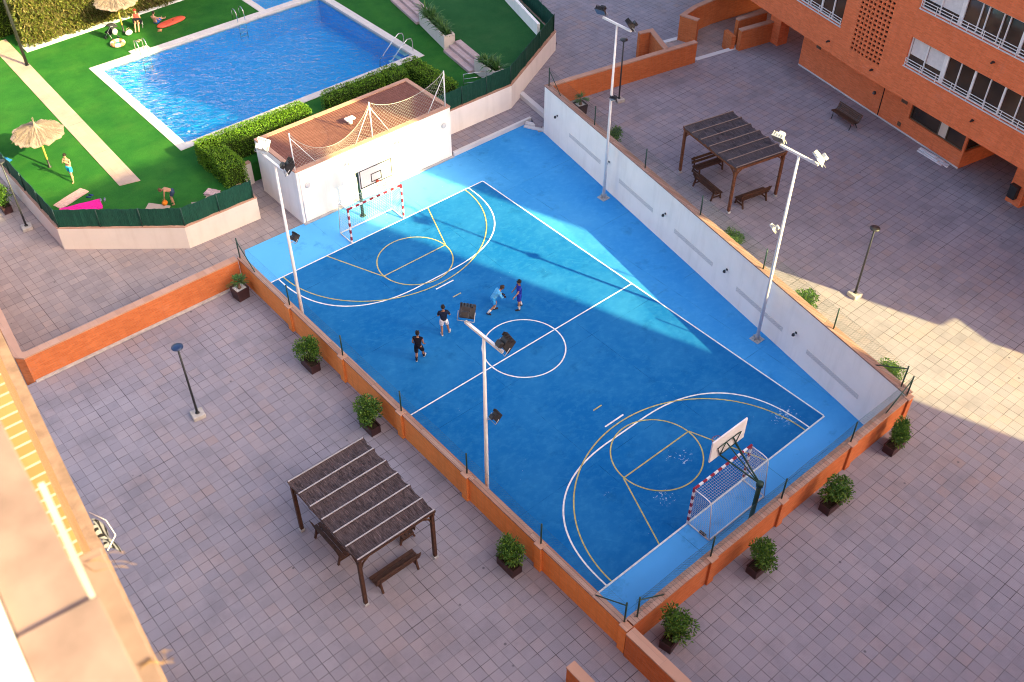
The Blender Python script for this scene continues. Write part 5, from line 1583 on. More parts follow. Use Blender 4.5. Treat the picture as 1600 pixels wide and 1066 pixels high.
b = MB(); b.box((-1.1, -.33, .12), (-.25, -.302, 1.0)); b.build('door', plain('teal_door', (.0, .16, .15), .5), gb)

# ------------------------------------------------------------------ straw parasols
def parasol(label, loc, seed):
    o = thing('straw_parasol', label, 'parasol', loc, 0, 'straw parasols on the pool lawn')
    rr = random.Random(seed)
    b = MB(); b.tube([(0, 0, 0), (0, 0, 2.2)], [.05, .045], 10); b.build('pole', MAT['straw'], o)
    b = MB(); b.lathe([(.10, 0), (.10, .02), (.055, .06), (.055, .45), (.05, .46)], 10); b.build('pole_sleeve', MAT['blackmetal'], o)
    n = 48; m = MB(); prof = [(.03, 2.62), (.09, 2.46), (.48, 2.28), (.92, 2.10), (1.27, 1.97)]
    vs = []
    for i, (r_, z) in enumerate(prof):
        for k in range(n):
            a = 2 * math.pi * k / n; w = 1 + (rr.uniform(-.05, .05) if i == len(prof) - 1 else rr.uniform(-.015, .015))
            vs.append((r_ * w * math.cos(a), r_ * w * math.sin(a), z + rr.uniform(-.012, .012) * (1 + i)))
    fs = [(i * n + k, (i + 1) * n + k, (i + 1) * n + (k + 1) % n, i * n + (k + 1) % n) for i in range(len(prof) - 1) for k in range(n)]
    m.add(vs, fs, 0, True); m.add([(v[0] * .98, v[1] * .98, v[2] - .05) for v in vs], [f[::-1] for f in fs], 0, True)
    for k in range(420):
        a = rr.uniform(0, 6.28); t = rr.random() ** .6; r0 = .1 + .85 * t; z0 = 2.47 - .50 * (r0 / 1.27) + .03
        L = rr.uniform(.2, .4); m.tube([(r0 * math.cos(a), r0 * math.sin(a), z0), ((r0 + L) * math.cos(a + rr.uniform(-.06, .06)), (r0 + L) * math.sin(a), z0 - L * .40 + rr.uniform(-.02, .03))], .008, 3, cap=False)
    m.build('thatch', MAT['thatch'], o)
    m = MB()
    for k in range(9): m.tube([(rr.uniform(-.03, .03), rr.uniform(-.03, .03), 2.45), (rr.uniform(-.05, .05), rr.uniform(-.05, .05), 2.78 + rr.uniform(0, .12))], [.016, .006], 4)
    m.build('tuft', MAT['thatch'], o)
    return o
parasol('straw parasol with a yellow pole, left on the lit lawn beside the garden path', (-10.41, 24.89, ZT), 1)
parasol('straw parasol by the back hedge, over the pushchair and the bathers', (-1.05, 36.3, ZT), 2)

# ------------------------------------------------------------------ pool things
def ladder(label, loc, rz, group='steel pool ladders', wide=.5, reach=1.0):
    o = thing('pool_ladder', label, 'ladder', loc, rz, group)
    for x in (-wide / 2, wide / 2):
        b = MB(); b.tube([(x, .45, 0), (x, .45, .55), (x, .38, .72), (x, .22, .80), (x, .02, .78), (x, -.12, .62), (x, -.18, .3), (x, -.2 - .0 * reach, -1.1)], .022, 8); b.build('rail', MAT['steel'], o)
    for k in range(4):
        b = MB(); b.bbox((-wide / 2, -.27, -.18 - .25 * k), (wide / 2, -.15, -.15 - .25 * k), .008); b.build('rung', MAT['steel'], o)
    return o
ladder('steel pool ladder at the sunlit far left edge of the pool', (-1.35, 33.0, ZT), 0)
ladder('steel pool ladder at the far edge of the pool, the one in shade', (5.15, 33.0, ZT), 0)
o = thing('pool_ladder', 'pale curved handrails with white steps at the right pool edge', 'ladder', (10.95, 23.3, ZT), R(-90), 'steel pool ladders')
for x in (-.45, .45):
    b = MB(); b.tube([(x, .12, 0), (x, .12, .6), (x, .02, .82), (x, -.25, .86), (x, -.6, .62), (x, -1.7, -.35), (x, -1.75, -.9)], .028, 8); b.build('rail', MAT['steel'], o)
for k in range(4):
    b = MB(); b.bbox((-.42, -.5 - .32 * k, -.16 - .22 * k), (.42, -.22 - .32 * k, -.12 - .22 * k), .01); b.build('step', MAT['stonestrip'], o)
# terrace steps and planters between the two lawns
def tsteps(label, p, q, n=3):
    p, q = Vector(p), Vector(q); d = (q - p); L = d.length; ang = math.atan2(d.y, d.x)
    o = thing('terrace_steps', label, 'steps', (p.x, p.y, ZT), ang, 'tiled steps between the lawns')
    for k in range(n):
        b = MB(); b.bbox((0, -.40 * (k + 1), .0), (L, -.40 * k, .168 * (k + 1)), .015); b.build('step', MAT['stair'], o)
    return o
tsteps('pink tiled steps up to the dark green upper lawn, at the top edge', (13.25, 25.45), (13.95, 29.2))
tsteps('pink tiled steps up to the dark green upper lawn, between the two white plant boxes', (11.88, 18.5), (12.36, 21.55))
def spiky(m, c, rr, n=26, L=.6):
    for k in range(n):
        a = rr.uniform(0, 6.28); el = rr.uniform(.3, 1.4); d = Vector((math.cos(a) * math.cos(el), math.sin(a) * math.cos(el), math.sin(el)))
        l = L * rr.uniform(.6, 1.2); sd = Vector((-math.sin(a), math.cos(a), 0)) * .034
        p0 = Vector(c); p1 = p0 + d * l * .55; p2 = p0 + d * l + Vector((0, 0, -.25 * l))
        m.add([p0 - sd * .5, p0 + sd * .5, p1 + sd, p1 - sd, p2], [(0, 1, 2, 3), (3, 2, 4)])
def plant_box(label, p, q, w, h, nplants, seed):
    p, q = Vector(p), Vector(q); d = q - p; L = d.length; ang = math.atan2(d.y, d.x)
    o = thing('plant_box', label, 'plant box', (p.x, p.y, ZT), ang, 'white plant boxes between the lawns')
    b = MB(); t = .09
    b.box((0, -w, 0), (L, -w + t, h)); b.box((0, -t, 0), (L, 0, h)); b.box((0, -w + t, 0), (t, -t, h)); b.box((L - t, -w + t, 0), (L, -t, h)); b.build('box', MAT['cream'], o)
    b = MB(); b.box((t + .002, -w + t + .002, .1), (L - t - .002, -t - .002, h - .08)); b.build('soil', MAT['soil'], o)
    rr = random.Random(seed)
    for k in range(nplants):
        m = MB(); x = t + .2 + (L - 2 * t - .4) * k / max(1, nplants - 1); spiky(m, (x, -w / 2, h - .1), rr, 44, rr.uniform(.6, 1.15)); m.build('plant', MAT['palmleaf'], o)
    return o
plant_box('long cream plant box with spiky plants between the two flights of steps', (12.6, 21.75), (13.42, 25.35), .72, .85, 10, 1)
plant_box('small cream plant box with spiky plants near the green screen, right lawn', (12.12, 16.45), (12.2, 18.4), .65, .85, 5, 2)
hr = thing('handrail', 'pale metal handrail beside the small landing by the right green screen', 'handrail', (11.0, 17.0, ZT))
b = MB(); b.tube([(-.35, .45, 0), (-.35, .45, .85), (.9, -.1, .85), (.9, -.1, 0)], .022, 7); b.tube([(-.35, .45, .55), (.9, -.1, .55)], .014, 6); b.tube([(-.35, .45, .28), (.9, -.1, .28)], .014, 6); b.build('rail', MAT['steel'], hr)
g = MB(); g.prism([(9.9, 16.05), (11.9, 16.05), (11.9, 17.0), (9.9, 17.2)], ZT + .002, ZT + .05); tag(g.build('paving', MAT['stair']), kind='structure')

pk, pe = cloth('pink_towel', (.62, .015, .22)), cloth('peach_towel', (.50, .31, .27))
def towel(label, loc, rz, w, l, mat, thick=.025):
    m = MB(); n = 8; vs = []
    rr = random.Random(int(w * 100 + l * 10))
    for i in range(n + 1):
        for j in range(n + 1):
            vs.append((w * (i / n - .5) + rr.uniform(-.015, .015), l * (j / n - .5) + rr.uniform(-.015, .015), thick + rr.uniform(0, .025)))
    fs = [(i * (n + 1) + j, (i + 1) * (n + 1) + j, (i + 1) * (n + 1) + j + 1, i * (n + 1) + j + 1) for i in range(n) for j in range(n)]
    m.add(vs, fs, 0, True); m.add([(v[0], v[1], .004) for v in vs], [f[::-1] for f in fs])
    o = m.build('towel', mat); o.location = loc; o.rotation_euler = (0, 0, rz)
    return tag(o, label, 'towel')
towel('bright pink towel spread on the lawn inside the green screen', (-10.7, 20.4, ZT), R(-104), .85, 1.95, pk)
towel('peach coloured towel spread next to the pink towel', (-10.72, 21.52, ZT), R(-72), .6, 1.7, pe)
towel('blue towel lying in the shade of the left straw parasol', (-12.0, 27.0, ZT), R(20), .5, .8, MAT['bluecloth'])
towel('small patterned towel heaped beside the hedge end by the green screen', (-5.25, 17.4, ZT), R(30), .5, .7, cloth('pinkish_towel', (.45, .30, .30)), .10)
def shoes(label, loc, rz, mat):
    o = thing('shoes', label, 'shoes', loc, rz)
    for s in (-1, 1):
        m = MB(); m.tube([(s * .09, -.13, .03), (s * .09, 0, .035), (s * .10, .12, .025)], [.04, .045, .04], 8); m.build('shoe', mat, o)
    return o
shoes('pair of dark blue shoes beside the peach towel', (-9.95, 21.1, ZT), .6, cloth('navy_shoe', (.02, .04, .12)))
shoes('pair of grey sandals on the lawn right of the towels', (-9.6, 20.4, ZT), -.4, cloth('grey_sandal', (.16, .16, .22)))
shoes('pair of pale sandals on the lawn by the pool ladder', (-.9, 34.6, ZT), .4, cloth('pale_sandal', (.45, .30, .26)))
shoes('pair of orange sandals on the shaded lawn by the red float', (.7, 35.0, ZT), 1.0, cloth('orange_sandal', (.45, .22, .10)))
fl = thing('float_board', 'long orange red inflatable float lying on the shaded lawn', 'pool float', (1.75, 35.55, ZT), R(8))
m = MB(); n = 20; vs = []
out = [(math.copysign(abs(math.cos(a)) ** .6, math.cos(a)) * 1.0, math.copysign(abs(math.sin(a)) ** .8, math.sin(a)) * .36) for a in [2 * math.pi * k / 28 for k in range(28)]]
for (k, z) in ((.93, .0), (1.0, .05), (.93, .10), (.5, .115)): vs += [(x * k, y * k, z) for x, y in out]
m.add(vs, [(i * 28 + k, i * 28 + (k + 1) % 28, (i + 1) * 28 + (k + 1) % 28, (i + 1) * 28 + k) for i in range(3) for k in range(28)] + [tuple(84 + k for k in range(28)), tuple(27 - k for k in range(28))], 0, True)
m.build('float', plain('orange_red_vinyl', (.62, .09, .045), .4, .4, .15), fl)
m = MB(); m.lathe([(.05, .11), (.05, .135)], 10, (.15, 0, 0)); m.build('valve', MAT['blackmetal'], fl)
rg = thing('paddling_ring', 'round white and peach baby ring float next to the pushchair', 'pool float', (-2.05, 34.95, ZT), 0)
m = MB()
for i in range(24):
    a0, a1 = 2 * math.pi * i / 24, 2 * math.pi * (i + 1) / 24
    m.tube([(.34 * math.cos(a0), .34 * math.sin(a0), .12), (.34 * math.cos(a1), .34 * math.sin(a1), .12)], .12, 8, 0 if (i // 3) % 2 else 1, cap=False)
m.build('ring', [plain('white_vinyl', (.62, .58, .52), .4), plain('peach_vinyl', (.55, .25, .12), .4)], rg)
m = MB(); m.lathe([(.30, .05), (.30, .09)], 16); m.build('floor', cloth('teal_vinyl', (.1, .35, .36)), rg)
ps = thing('pushchair', 'dark pushchair hung with bags under the back straw parasol', 'pushchair', (-2.0, 35.9, ZT), R(200))
for x in (-.22, .22):
    for y in (-.3, .35):
        m = MB(); m.tube([(x, y - .09 * math.cos(a) * 0 + .10 * math.cos(a), .11 + .10 * math.sin(a)) for a in [2 * math.pi * k / 14 for k in range(15)]], .022, 5, cap=False); m.tube([(x - .02, y, .11), (x + .02, y, .11)], .03, 6); m.build('wheel', MAT['blackmetal'], ps)
    m = MB(); m.tube([(x, -.3, .11), (x, .05, .55), (x, .45, 1.0), (x * .6, .55, 1.02)], .014, 6); m.tube([(x, .35, .11), (x, .05, .55)], .014, 6); m.build('frame', MAT['greymetal'], ps)
m = MB(); m.add([(-.2, -.28, .45), (.2, -.28, .45), (.2, .12, .40), (-.2, .12, .40), (-.2, .30, .9), (.2, .30, .9)], [(0, 1, 2, 3), (3, 2, 5, 4), (0, 3, 4), (1, 5, 2)]); m.add([(-.2, -.28, .42), (.2, -.28, .42), (.2, .14, .37), (-.2, .14, .37), (-.2, .33, .88), (.2, .33, .88)], [(3, 2, 1, 0), (4, 5, 2, 3)]); m.build('seat', cloth('black_cloth', (.02, .02, .025)), ps)
m = MB(); vs = []
for i in range(7):
    a = R(20 + 130 * i / 6)
    for x in (-.24, -.12, 0, .12, .24): vs.append((x, .22 - .38 * math.cos(a), .72 + .34 * math.sin(a) - abs(x) * .25))
m.add(vs, [(i * 5 + k, i * 5 + k + 1, (i + 1) * 5 + k + 1, (i + 1) * 5 + k) for i in range(6) for k in range(4)], 0, True); m.build('hood', cloth('hood_cloth', (.03, .03, .035)), ps)
m = MB(); m.ball((.05, .5, .62), (.2, .12, .2)); m.build('hanging_bag', cloth('patterned_bag', (.30, .30, .32)), ps)
bg_ = thing('beach_bag', 'white beach bag at the foot of the back straw parasol', 'bag', (-.95, 35.75, ZT), .3)
m = MB(); m.ball((0, 0, .14), (.26, .17, .16)); m.build('bag', cloth('white_bag', (.62, .58, .58)), bg_)
m = MB(); m.tube([(-.12, 0, .27), (-.08, 0, .42), (.08, 0, .42), (.12, 0, .27)], .012, 5); m.build('handle', cloth('bag_handle', (.4, .3, .25)), bg_)

# ------------------------------------------------------------------ things by the orange building
pkw = thing('plank_pile', 'loose pile of white boards on the paving under the ground floor window', 'boards', (24.05, -4.1, ZP), R(-101))
rr = random.Random(5)
wh = plain('white_board', (.66, .65, .70), .6, .3, .08)
for k, (y, z, L, x0, a) in enumerate(((.16, .03, 1.9, 0, .02), (.02, .03, 1.95, .05, -.02), (-.14, .03, 1.6, -.05, .03), (.10, .09, 1.5, -.1, .05), (-.06, .09, 1.2, -.15, -.04), (.03, .15, .9, -.2, .1))):
    m = MB(); m.bbox((x0 - L / 2, y - .06, z - .025), (x0 + L / 2, y + .06, z + .025), .006, 0, Matrix.Rotation(a, 4, 'Z')); m.build('board', wh, pkw)
bn = thing('litter_bin', 'black litter bin fixed to the orange pillar at the right edge', 'bin', (23.38, -8.75, ZP), R(-101))
m = MB(); m.bbox((-.22, -.15, .38), (.22, .15, 1.02), .03); m.build('bin', MAT['blackmetal'], bn)
m = MB(); m.bbox((-.24, -.17, 1.022), (.24, .17, 1.07), .015); m.build('rim', MAT['blackmetal'], bn)
m = MB(); m.tube([(0, .12, 0), (0, .12, .4)], .03, 8); m.bbox((-.1, .02, 0), (.1, .22, .02), .004); m.build('stand', MAT['greymetal'], bn)

# ------------------------------------------------------------------ people
def skin_mesh(name, verts, edges, root, sub=2):
    bm = bmesh.new()
    lay = bm.verts.layers.skin.verify()
    V = {}
    for k, (co, r_) in verts.items():
        v = bm.verts.new(co); v[lay].radius = (r_, r_) if not hasattr(r_, '__len__') else r_
        v[lay].use_root = (k == root); V[k] = v
    for a, b in edges: bm.edges.new((V[a], V[b]))
    me = bpy.data.meshes.new(name); bm.to_mesh(me); bm.free()
    ob = bpy.data.objects.new(name, me); COL.objects.link(ob)
    s = ob.modifiers.new('s', 'SKIN'); s.use_smooth_shade = True
    u = ob.modifiers.new('u', 'SUBSURF'); u.levels = sub; u.render_levels = sub
    dg = bpy.context.evaluated_depsgraph_get(); dg.update()
    out = bpy.data.meshes.new_from_object(ob.evaluated_get(dg))
    bpy.data.objects.remove(ob); bpy.data.meshes.remove(me)
    return out
def person(label, loc, yaw, J, h=1.0, skin=SKIN, shirt=None, sleeve=.6, shorts=None, leglen=.55, hairm=HAIR, longhair=False, shoe=None, sock=None, look=(0, 1, -.1), gloves=None, extra=None, topless=False):
    """J: joint positions in metres, x right, y forward, z up (adult scale)"""
    o = thing('person', label, 'person', loc, yaw)
    h *= .97; o.scale = (h, h, h)
    V3 = lambda k: Vector(J[k])
    P = {'pel': V3('pel'), 'chest': V3('chest'), 'neck': V3('neck'), 'head': V3('head')}
    for s in 'LR':
        for k in ('sh', 'el', 'wr', 'hip', 'kn', 'an'): P[k + s] = V3(k + s)
    mid = P['pel'].lerp(P['chest'], .5)
    q_ = .8 if shirt else 1.0
    v = {'pel': (P['pel'], (.135 * q_, .105 * q_)), 'mid': (mid, (.125 * q_, .095 * q_)), 'chest': (P['chest'], (.15 * q_, .11 * q_)), 'neck': (P['neck'], .055), 'head0': (P['neck'].lerp(P['head'], .55), .05)}
    e = [('pel', 'mid'), ('mid', 'chest'), ('chest', 'neck'), ('neck', 'head0')]
    for s in 'LR':
        v['sh' + s] = (P['sh' + s], .055); v['el' + s] = (P['el' + s], .038); v['wr' + s] = (P['wr' + s], .025)
        hd = (P['wr' + s] - P['el' + s]).normalized(); v['ha' + s] = (P['wr' + s] + hd * .075, (.036, .018))
        v['hip' + s] = (P['hip' + s], .085); v['kn' + s] = (P['kn' + s], .055); v['ca' + s] = (P['kn' + s].lerp(P['an' + s], .35), .056); v['an' + s] = (P['an' + s], .036)
        sd = Vector(J['toe' + s]); v['heel' + s] = (P['an' + s] + (P['an' + s] - P['kn' + s]).normalized() * .05, .036); v['toe' + s] = (sd, .03)
        e += [('chest', 'sh' + s), ('sh' + s, 'el' + s), ('el' + s, 'wr' + s), ('wr' + s, 'ha' + s), ('pel', 'hip' + s), ('hip' + s, 'kn' + s), ('kn' + s, 'ca' + s), ('ca' + s, 'an' + s), ('an' + s, 'heel' + s), ('heel' + s, 'toe' + s)]
    body = skin_mesh('body', v, e, 'pel')
    m = MB(); m.mesh(body)
    # head with face
    hc = P['head']; f = Vector(look).normalized(); rt = f.cross(Vector((0, 0, 1))).normalized(); up = rt.cross(f)
    if 'up' in J: up = Vector(J['up']).normalized(); rt = f.cross(up).normalized(); f = up.cross(rt)
    HM = Matrix.Identity(4); HM.col[0][:3] = rt; HM.col[1][:3] = f; HM.col[2][:3] = up; HM.translation = hc
    hb = MB(); hb.ball((0, 0, 0), (.076, .095, .115), 0, 14, 10)
    for i, q in enumerate(hb.v):
        if q.z < 0: q.x *= 1 + q.z * 2.2; q.y = q.y * (1 + q.z * .8) + .015 * (-q.z / .115)
        hb.v[i] = HM @ q
    m.v, o0 = m.v, len(m.v)
    m.add(hb.v, hb.f, 0, True)
    m.add([HM @ Vector(p) for p in ((-.014, .085, -.03), (.014, .085, -.03), (0, .118, -.03), (0, .09, .018))], [(0, 1, 2), (0, 2, 3), (2, 1, 3)], 0, True)
    for s in (-1, 1):
        t = MB(); t.ball((s * .03, .083, .012), (.012, .008, .008), 1, 8, 5); t.ball((s * .077, -.005, -.005), (.012, .024, .032), 0, 8, 5); t.bar((s * .018, .089, .034), (s * .046, .084, .034), .006, .008, 1)
        m.add([HM @ q for q in t.v], t.f, 0, True)
        for i in range(len(t.f)): m.m[-len(t.f) + i] = t.m[i]
    t = MB(); t.ball((0, .088, -.055), (.022, .008, .007), 2, 8, 5); m.add([HM @ q for q in t.v], t.f, 2, True)
    # fingers
    for s in 'LR':
        w, hd = P['wr' + s], (P['wr' + s] - P['el' + s]).normalized()
        ax = hd.cross(Vector((0, 1, .3))).normalized() if abs(hd.dot(Vector((0, 1, .3)).normalized())) < .9 else hd.cross(Vector((1, 0, 0))).normalized()
        pal = hd.cross(ax)
        sgn = 1 if s == 'R' else -1
        for k, L in enumerate((.062, .072, .066, .052)):
            b0_ = w + hd * .085 + ax * (.026 - .0175 * k); b1_ = b0_ + hd * L * .5 + pal * .008; b2_ = b0_ + hd * L * .85 + pal * .028
            m.tube([b0_ - hd * .015, b1_, b2_], [.0092, .0085, .007], 6)
        b0_ = w + hd * .03 + ax * .026
        m.tube([b0_, b0_ + ax * .03 + hd * .03, b0_ + ax * .034 + hd * .06 + pal * .012], [.011, .010, .008], 6)
    m.build('body', [skin, HAIR, plain('lips', (.30, .10, .08))], o)
    # hair
    hb = MB(); hb.ball((0, -.012, .02), (.086, .102, .112), 0, 14, 10)
    vs = []
    rr = random.Random(len(label))
    for q in hb.v:
        if q.y > .03 and q.z < .05: q = Vector((q.x * .8, q.y * .72, q.z * .8))
        if q.z < -.04: q = Vector((q.x * .8, q.y * .85, -.04 + (q.z + .04) * (1.6 if longhair else .45)))
        k = 1 + rr.uniform(-.05, .09); vs.append(HM @ (q * k))
    t = MB(); t.add(vs, hb.f, 0, True)
    for k in range(70):
        d = Vector((rr.gauss(0, 1), rr.gauss(-.3, 1), abs(rr.gauss(.6, .7)))).normalized(); c = Vector((d.x * .082, d.y * .098 - .012, d.z * .112 + .02))
        if c.y > .06 and c.z < .06: continue
        t.leaf(HM @ c, HM.to_3x3() @ (d + Vector((rr.gauss(0, .7), rr.gauss(0, .7), rr.gauss(0, .5)))), HM.to_3x3() @ Vector((0, 0, 1)), .05, .022)
    t.build('hair', hairm, o)
    # clothes
    if shirt:
        v = {'pel': (P['pel'].lerp(mid, -.5), (.165, .14)), 'mid': (mid, (.155, .128)), 'chest': (P['chest'], (.168, .128)), 'col': (P['chest'].lerp(P['neck'], .75), .075)}
        e = [('pel', 'mid'), ('mid', 'chest'), ('chest', 'col')]
        for s in 'LR':
            v['sh' + s] = (P['sh' + s], .076)
            e.append(('chest', 'sh' + s))
            if sleeve > 0:
                if sleeve <= 1: v['sl' + s] = (P['sh' + s].lerp(P['el' + s], sleeve), .068); e.append(('sh' + s, 'sl' + s))
                else: v['el' + s] = (P['el' + s], .055); v['sl' + s] = (P['el' + s].lerp(P['wr' + s], sleeve - 1), .042); e += [('sh' + s, 'el' + s), ('el' + s, 'sl' + s)]
        t = MB(); t.mesh(skin_mesh('shirt', v, e, 'pel')); t.build('shirt', shirt, o)
    if shorts:
        v = {'top': (P['pel'].lerp(mid, .75), (.14, .112)), 'pel': (P['pel'], (.155, .125))}; e = [('top', 'pel')]
        for s in 'LR':
            v['hip' + s] = (P['hip' + s], .112); v['th' + s] = (P['hip' + s].lerp(P['kn' + s], leglen * .9), .10); v['en' + s] = (P['hip' + s].lerp(P['kn' + s], leglen), .10)
            e += [('pel', 'hip' + s), ('hip' + s, 'th' + s), ('th' + s, 'en' + s)]
        t = MB(); t.mesh(skin_mesh('shorts', v, e, 'pel')); t.build('shorts', shorts, o)
    for s in 'LR':
        if sock:
            a, k = P['an' + s], P['kn' + s]
            t = MB(); t.tube([a + (k - a) * u for u in (-.05, .15, .32, .42)], [.046, .05, .06, .062], 10); t.build('sock', sock, o)
        if shoe:
            a = P['an' + s]; he = v_h = a + (a - P['kn' + s]).normalized() * .05; to = Vector(J['toe' + s]); d = (to - he)
            t = MB(); t.tube([he - d * .22, he, he + d * .5, to + d * .18, to + d * .34], [.03, .047, .046, .042, .022], 10)
            sole = MB(); t.build('shoe', shoe, o)
        if gloves:
            w, hd = P['wr' + s], (P['wr' + s] - P['el' + s]).normalized(); t = MB(); t.tube([w - hd * .03, w + hd * .03, w + hd * .10, w + hd * .12], [.036, .045, .05, .03], 8); t.build('glove', gloves, o)
    return o
def stand(**kw):
    J = dict(pel=(0, 0, .95), chest=(0, .01, 1.30), neck=(0, .0, 1.49), head=(0, .02, 1.64),
             shL=(-.18, 0, 1.42), shR=(.18, 0, 1.42), elL=(-.24, -.02, 1.14), elR=(.24, -.02, 1.14), wrL=(-.25, .08, .90), wrR=(.25, .08, .90),
             hipL=(-.10, 0, .90), hipR=(.10, 0, .90), knL=(-.11, .03, .50), knR=(.11, .03, .50), anL=(-.12, -.02, .09), anR=(.12, -.02, .09), toeL=(-.14, .13, .035), toeR=(.14, .13, .035))
    J.update(kw); return J
blk, nvy = cloth('black_sport_cloth', (.012, .012, .02)), cloth('navy_shirt', (.014, .02, .045))
sk, ry = cloth('sky_blue_shirt', (.10, .38, .66)), cloth('royal_blue_kit', (.02, .035, .30))
sky2 = cloth('mid_blue_shorts', (.03, .27, .62))
wsh = cloth('white_shorts', (.66, .66, .68)); wshoe = cloth('pale_shoe', (.48, .48, .5)); bshoe = cloth('dark_shoe', (.03, .03, .04)); ysock = cloth('yellow_band_sock', (.35, .42, .05)); bsock = cloth('black_sock', (.02, .02, .03)); wsock = cloth('white_sock', (.6, .6, .6))
person('person in a black top, black shorts and yellow sock tops, leftmost of the four players', (-3.93, 2.25, .014), R(-48),
       stand(knR=(.13, .20, .52), anR=(.15, .26, .14), toeR=(.18, .42, .09), wrL=(-.20, .16, .92), wrR=(.22, .18, .94), head=(.0, .05, 1.63)), 1.0, SKINT, blk, .25, blk, .92, HAIR, True, wshoe, bsock, look=(.25, 1, -.15))
person('person in a navy T-shirt and white shorts seen from behind, hands held in front', (-2.12, 2.85, .014), R(-32),
       stand(elL=(-.25, .04, 1.16), elR=(.30, .02, 1.18), wrL=(-.10, .24, 1.08), wrR=(.14, .27, 1.12), knR=(.16, .10, .50), anR=(.22, .12, .10), toeR=(.28, .27, .05), knL=(-.10, .06, .5), anL=(-.10, -.02, .09)), 1.0, SKINT, nvy, .75, wsh, .7, HAIR, False, wshoe, None, look=(.1, 1, -.35))
person('person in a sky blue long sleeved top bending forward with black gloves on', (.56, 2.62, .014), R(-112),
       stand(pel=(0, -.12, .86), chest=(0, .12, 1.12), neck=(0, .26, 1.27), head=(0, .36, 1.38), shL=(-.18, .18, 1.22), shR=(.18, .18, 1.22), elL=(-.25, .25, .98), elR=(.25, .25, .98), wrL=(-.12, .42, .88), wrR=(.12, .42, .88),
             hipL=(-.1, -.12, .82), hipR=(.1, -.12, .82), knL=(-.13, .10, .46), knR=(.13, -.05, .46), anL=(-.14, .0, .09), anR=(.16, -.40, .16), toeL=(-.15, .15, .035), toeR=(.17, -.30, .04)), .97, SKINT, sk, 1.8, sky2, .7, plain('brown_hair', (.055, .03, .018), .7), True, bshoe, wsock, look=(0, 1, -.6), gloves=blk)
person('person in a royal blue kit holding one arm out towards the player in sky blue', (1.50, 2.06, .014), R(64),
       stand(elR=(.27, .06, 1.18), wrR=(.20, .24, 1.02), elL=(-.30, .16, 1.22), wrL=(-.36, .32, 1.10), knL=(-.10, .05, .50), anL=(-.12, .02, .09), toeL=(-.13, .17, .035), knR=(.13, -.02, .5), anR=(.16, -.16, .11), toeR=(.18, -.02, .05)), .97, SKINT, ry, .6, ry, .8, HAIR, False, bshoe, wsock, look=(0, 1, -.2))
# bathers
def blueshort(): return cloth('turquoise_shorts', (.02, .28, .48))
person('person with bare chest and turquoise shorts standing on the sunlit lawn by the straw parasol', (-10.0, 22.95, ZT), R(125),
       stand(elL=(-.26, .10, 1.16), wrL=(-.12, .22, 1.34), elR=(.26, .08, 1.16), wrR=(.12, .22, 1.32), knL=(-.14, .16, .52), anL=(-.16, .20, .10), toeL=(-.17, .35, .05), knR=(.12, -.06, .5), anR=(.14, -.22, .10), toeR=(.15, -.08, .04)), .92, SKIN, None, 0, blueshort(), .7, HAIR, False, None, None, look=(0, 1, -.3))
bend = stand(pel=(0, -.18, .86), chest=(0, .14, .98), neck=(0, .32, 1.0), head=(0, .44, .97), shL=(-.18, .22, 1.0), shR=(.18, .22, 1.0), elL=(-.20, .28, .72), elR=(.2, .28, .72), wrL=(-.10, .34, .48), wrR=(.10, .34, .48),
             hipL=(-.1, -.18, .82), hipR=(.1, -.18, .82), knL=(-.12, -.02, .46), knR=(.12, .02, .46), anL=(-.13, -.12, .09), anR=(.13, -.08, .09), toeL=(-.14, .03, .035), toeR=(.14, .07, .035))
person('person with bare back and dark trunks bending down over an orange bag', (-7.15, 17.9, ZT), R(62), bend, .92, SKINT, None, 0, cloth('dark_trunks', (.03, .05, .09)), .6, plain('light_brown_hair', (.10, .05, .025), .7), False, None, None, look=(0, 1, -.9))
ba = thing('beach_bag', 'orange bag on the lawn below the bending bather', 'bag', (-7.45, 18.05, ZT), .2)
m = MB(); m.ball((0, 0, .13), (.16, .12, .14)); m.build('bag', cloth('orange_bag', (.55, .16, .02)), ba)
m = MB(); m.tube([(-.08, 0, .24), (-.05, 0, .36), (.05, 0, .36), (.08, 0, .24)], .01, 5); m.build('handle', cloth('orange_strap', (.45, .12, .02)), ba)
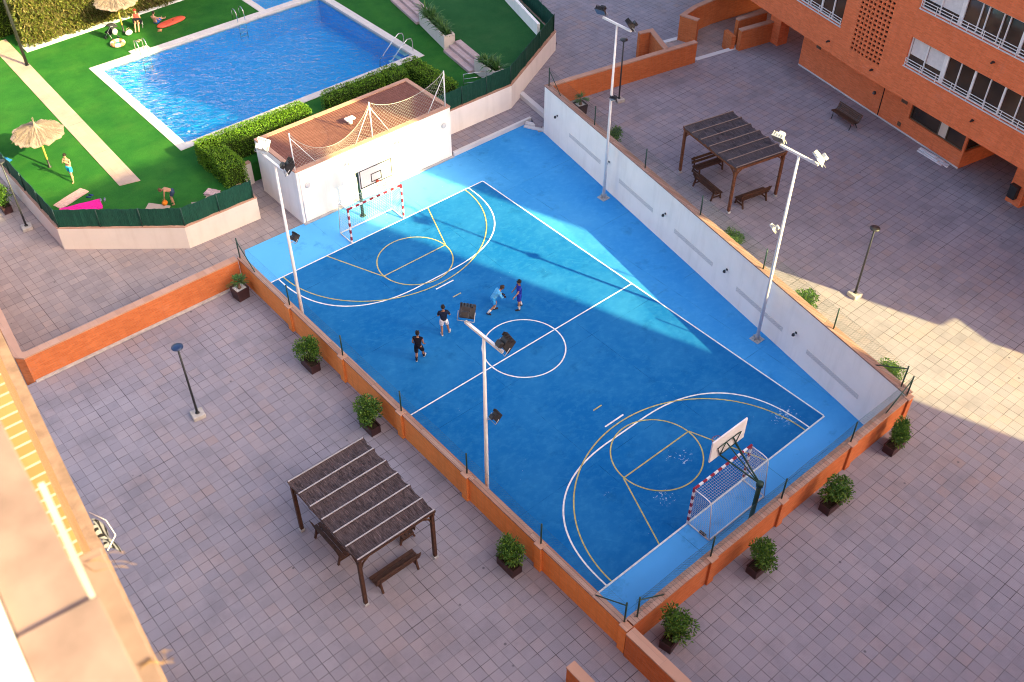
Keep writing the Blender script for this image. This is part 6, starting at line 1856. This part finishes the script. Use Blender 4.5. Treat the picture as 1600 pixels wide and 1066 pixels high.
ch = thing('garden_chair', 'low dark folding chair under the sitting bather in red', 'chair', (-.02, 36.35, ZT), R(150))
m = MB(); m.bbox((-.25, -.22, .26), (.25, .22, .30), .01); m.build('seat', blk, ch)
m = MB(); m.bar((-.25, .24, .5), (.25, .24, .5), .03, .42, up=(0, .3, 1)); m.build('backrest', blk, ch)
for x in (-.24, .24):
    m = MB(); m.tube([(x, -.22, 0), (x, .25, .34)], .014, 5); m.tube([(x, .25, 0), (x, -.2, .28)], .014, 5); m.build('leg', MAT['greymetal'], ch)
sit = stand(pel=(0, .05, .40), chest=(0, -.06, .74), neck=(0, -.08, .93), head=(0, -.05, 1.08), shL=(-.18, -.07, .86), shR=(.18, -.07, .86), elL=(-.24, .05, .62), elR=(.24, .05, .62), wrL=(-.12, .26, .55), wrR=(.12, .26, .55),
            hipL=(-.1, .06, .38), hipR=(.1, .06, .38), knL=(-.11, .50, .42), knR=(.11, .50, .42), anL=(-.11, .86, .10), anR=(.11, .86, .10), toeL=(-.12, 1.0, .16), toeR=(.12, 1.0, .16))
person('person in red swimwear with red hair sitting under the back straw parasol', (-.05, 36.35, ZT), R(150), sit, .95, SKIN, cloth('red_swimsuit', (.45, .05, .05)), 0, cloth('red_bottoms', (.45, .05, .05)), .3, plain('red_hair', (.42, .02, .02), .6), True, None, None, look=(0, 1, -.1))
sit2 = stand(pel=(0, 0, .14), chest=(0, -.10, .46), neck=(0, -.08, .65), head=(0, -.03, .80), shL=(-.18, -.10, .58), shR=(.18, -.10, .58), elL=(-.26, .04, .34), elR=(.26, .04, .34), wrL=(-.22, .22, .20), wrR=(.22, .22, .20),
             hipL=(-.1, .02, .13), hipR=(.1, .02, .13), knL=(-.14, .42, .22), knR=(.14, .42, .22), anL=(-.14, .82, .07), anR=(.14, .82, .07), toeL=(-.16, .92, .15), toeR=(.16, .92, .15))
person('person with bare back and blue shorts sitting on the lawn beside the red float', (.95, 36.0, ZT), R(-60), sit2, .95, SKIN, None, 0, cloth('blue_beach_shorts', (.03, .13, .50)), .9, HAIR, False, None, None, look=(0, 1, -.3))
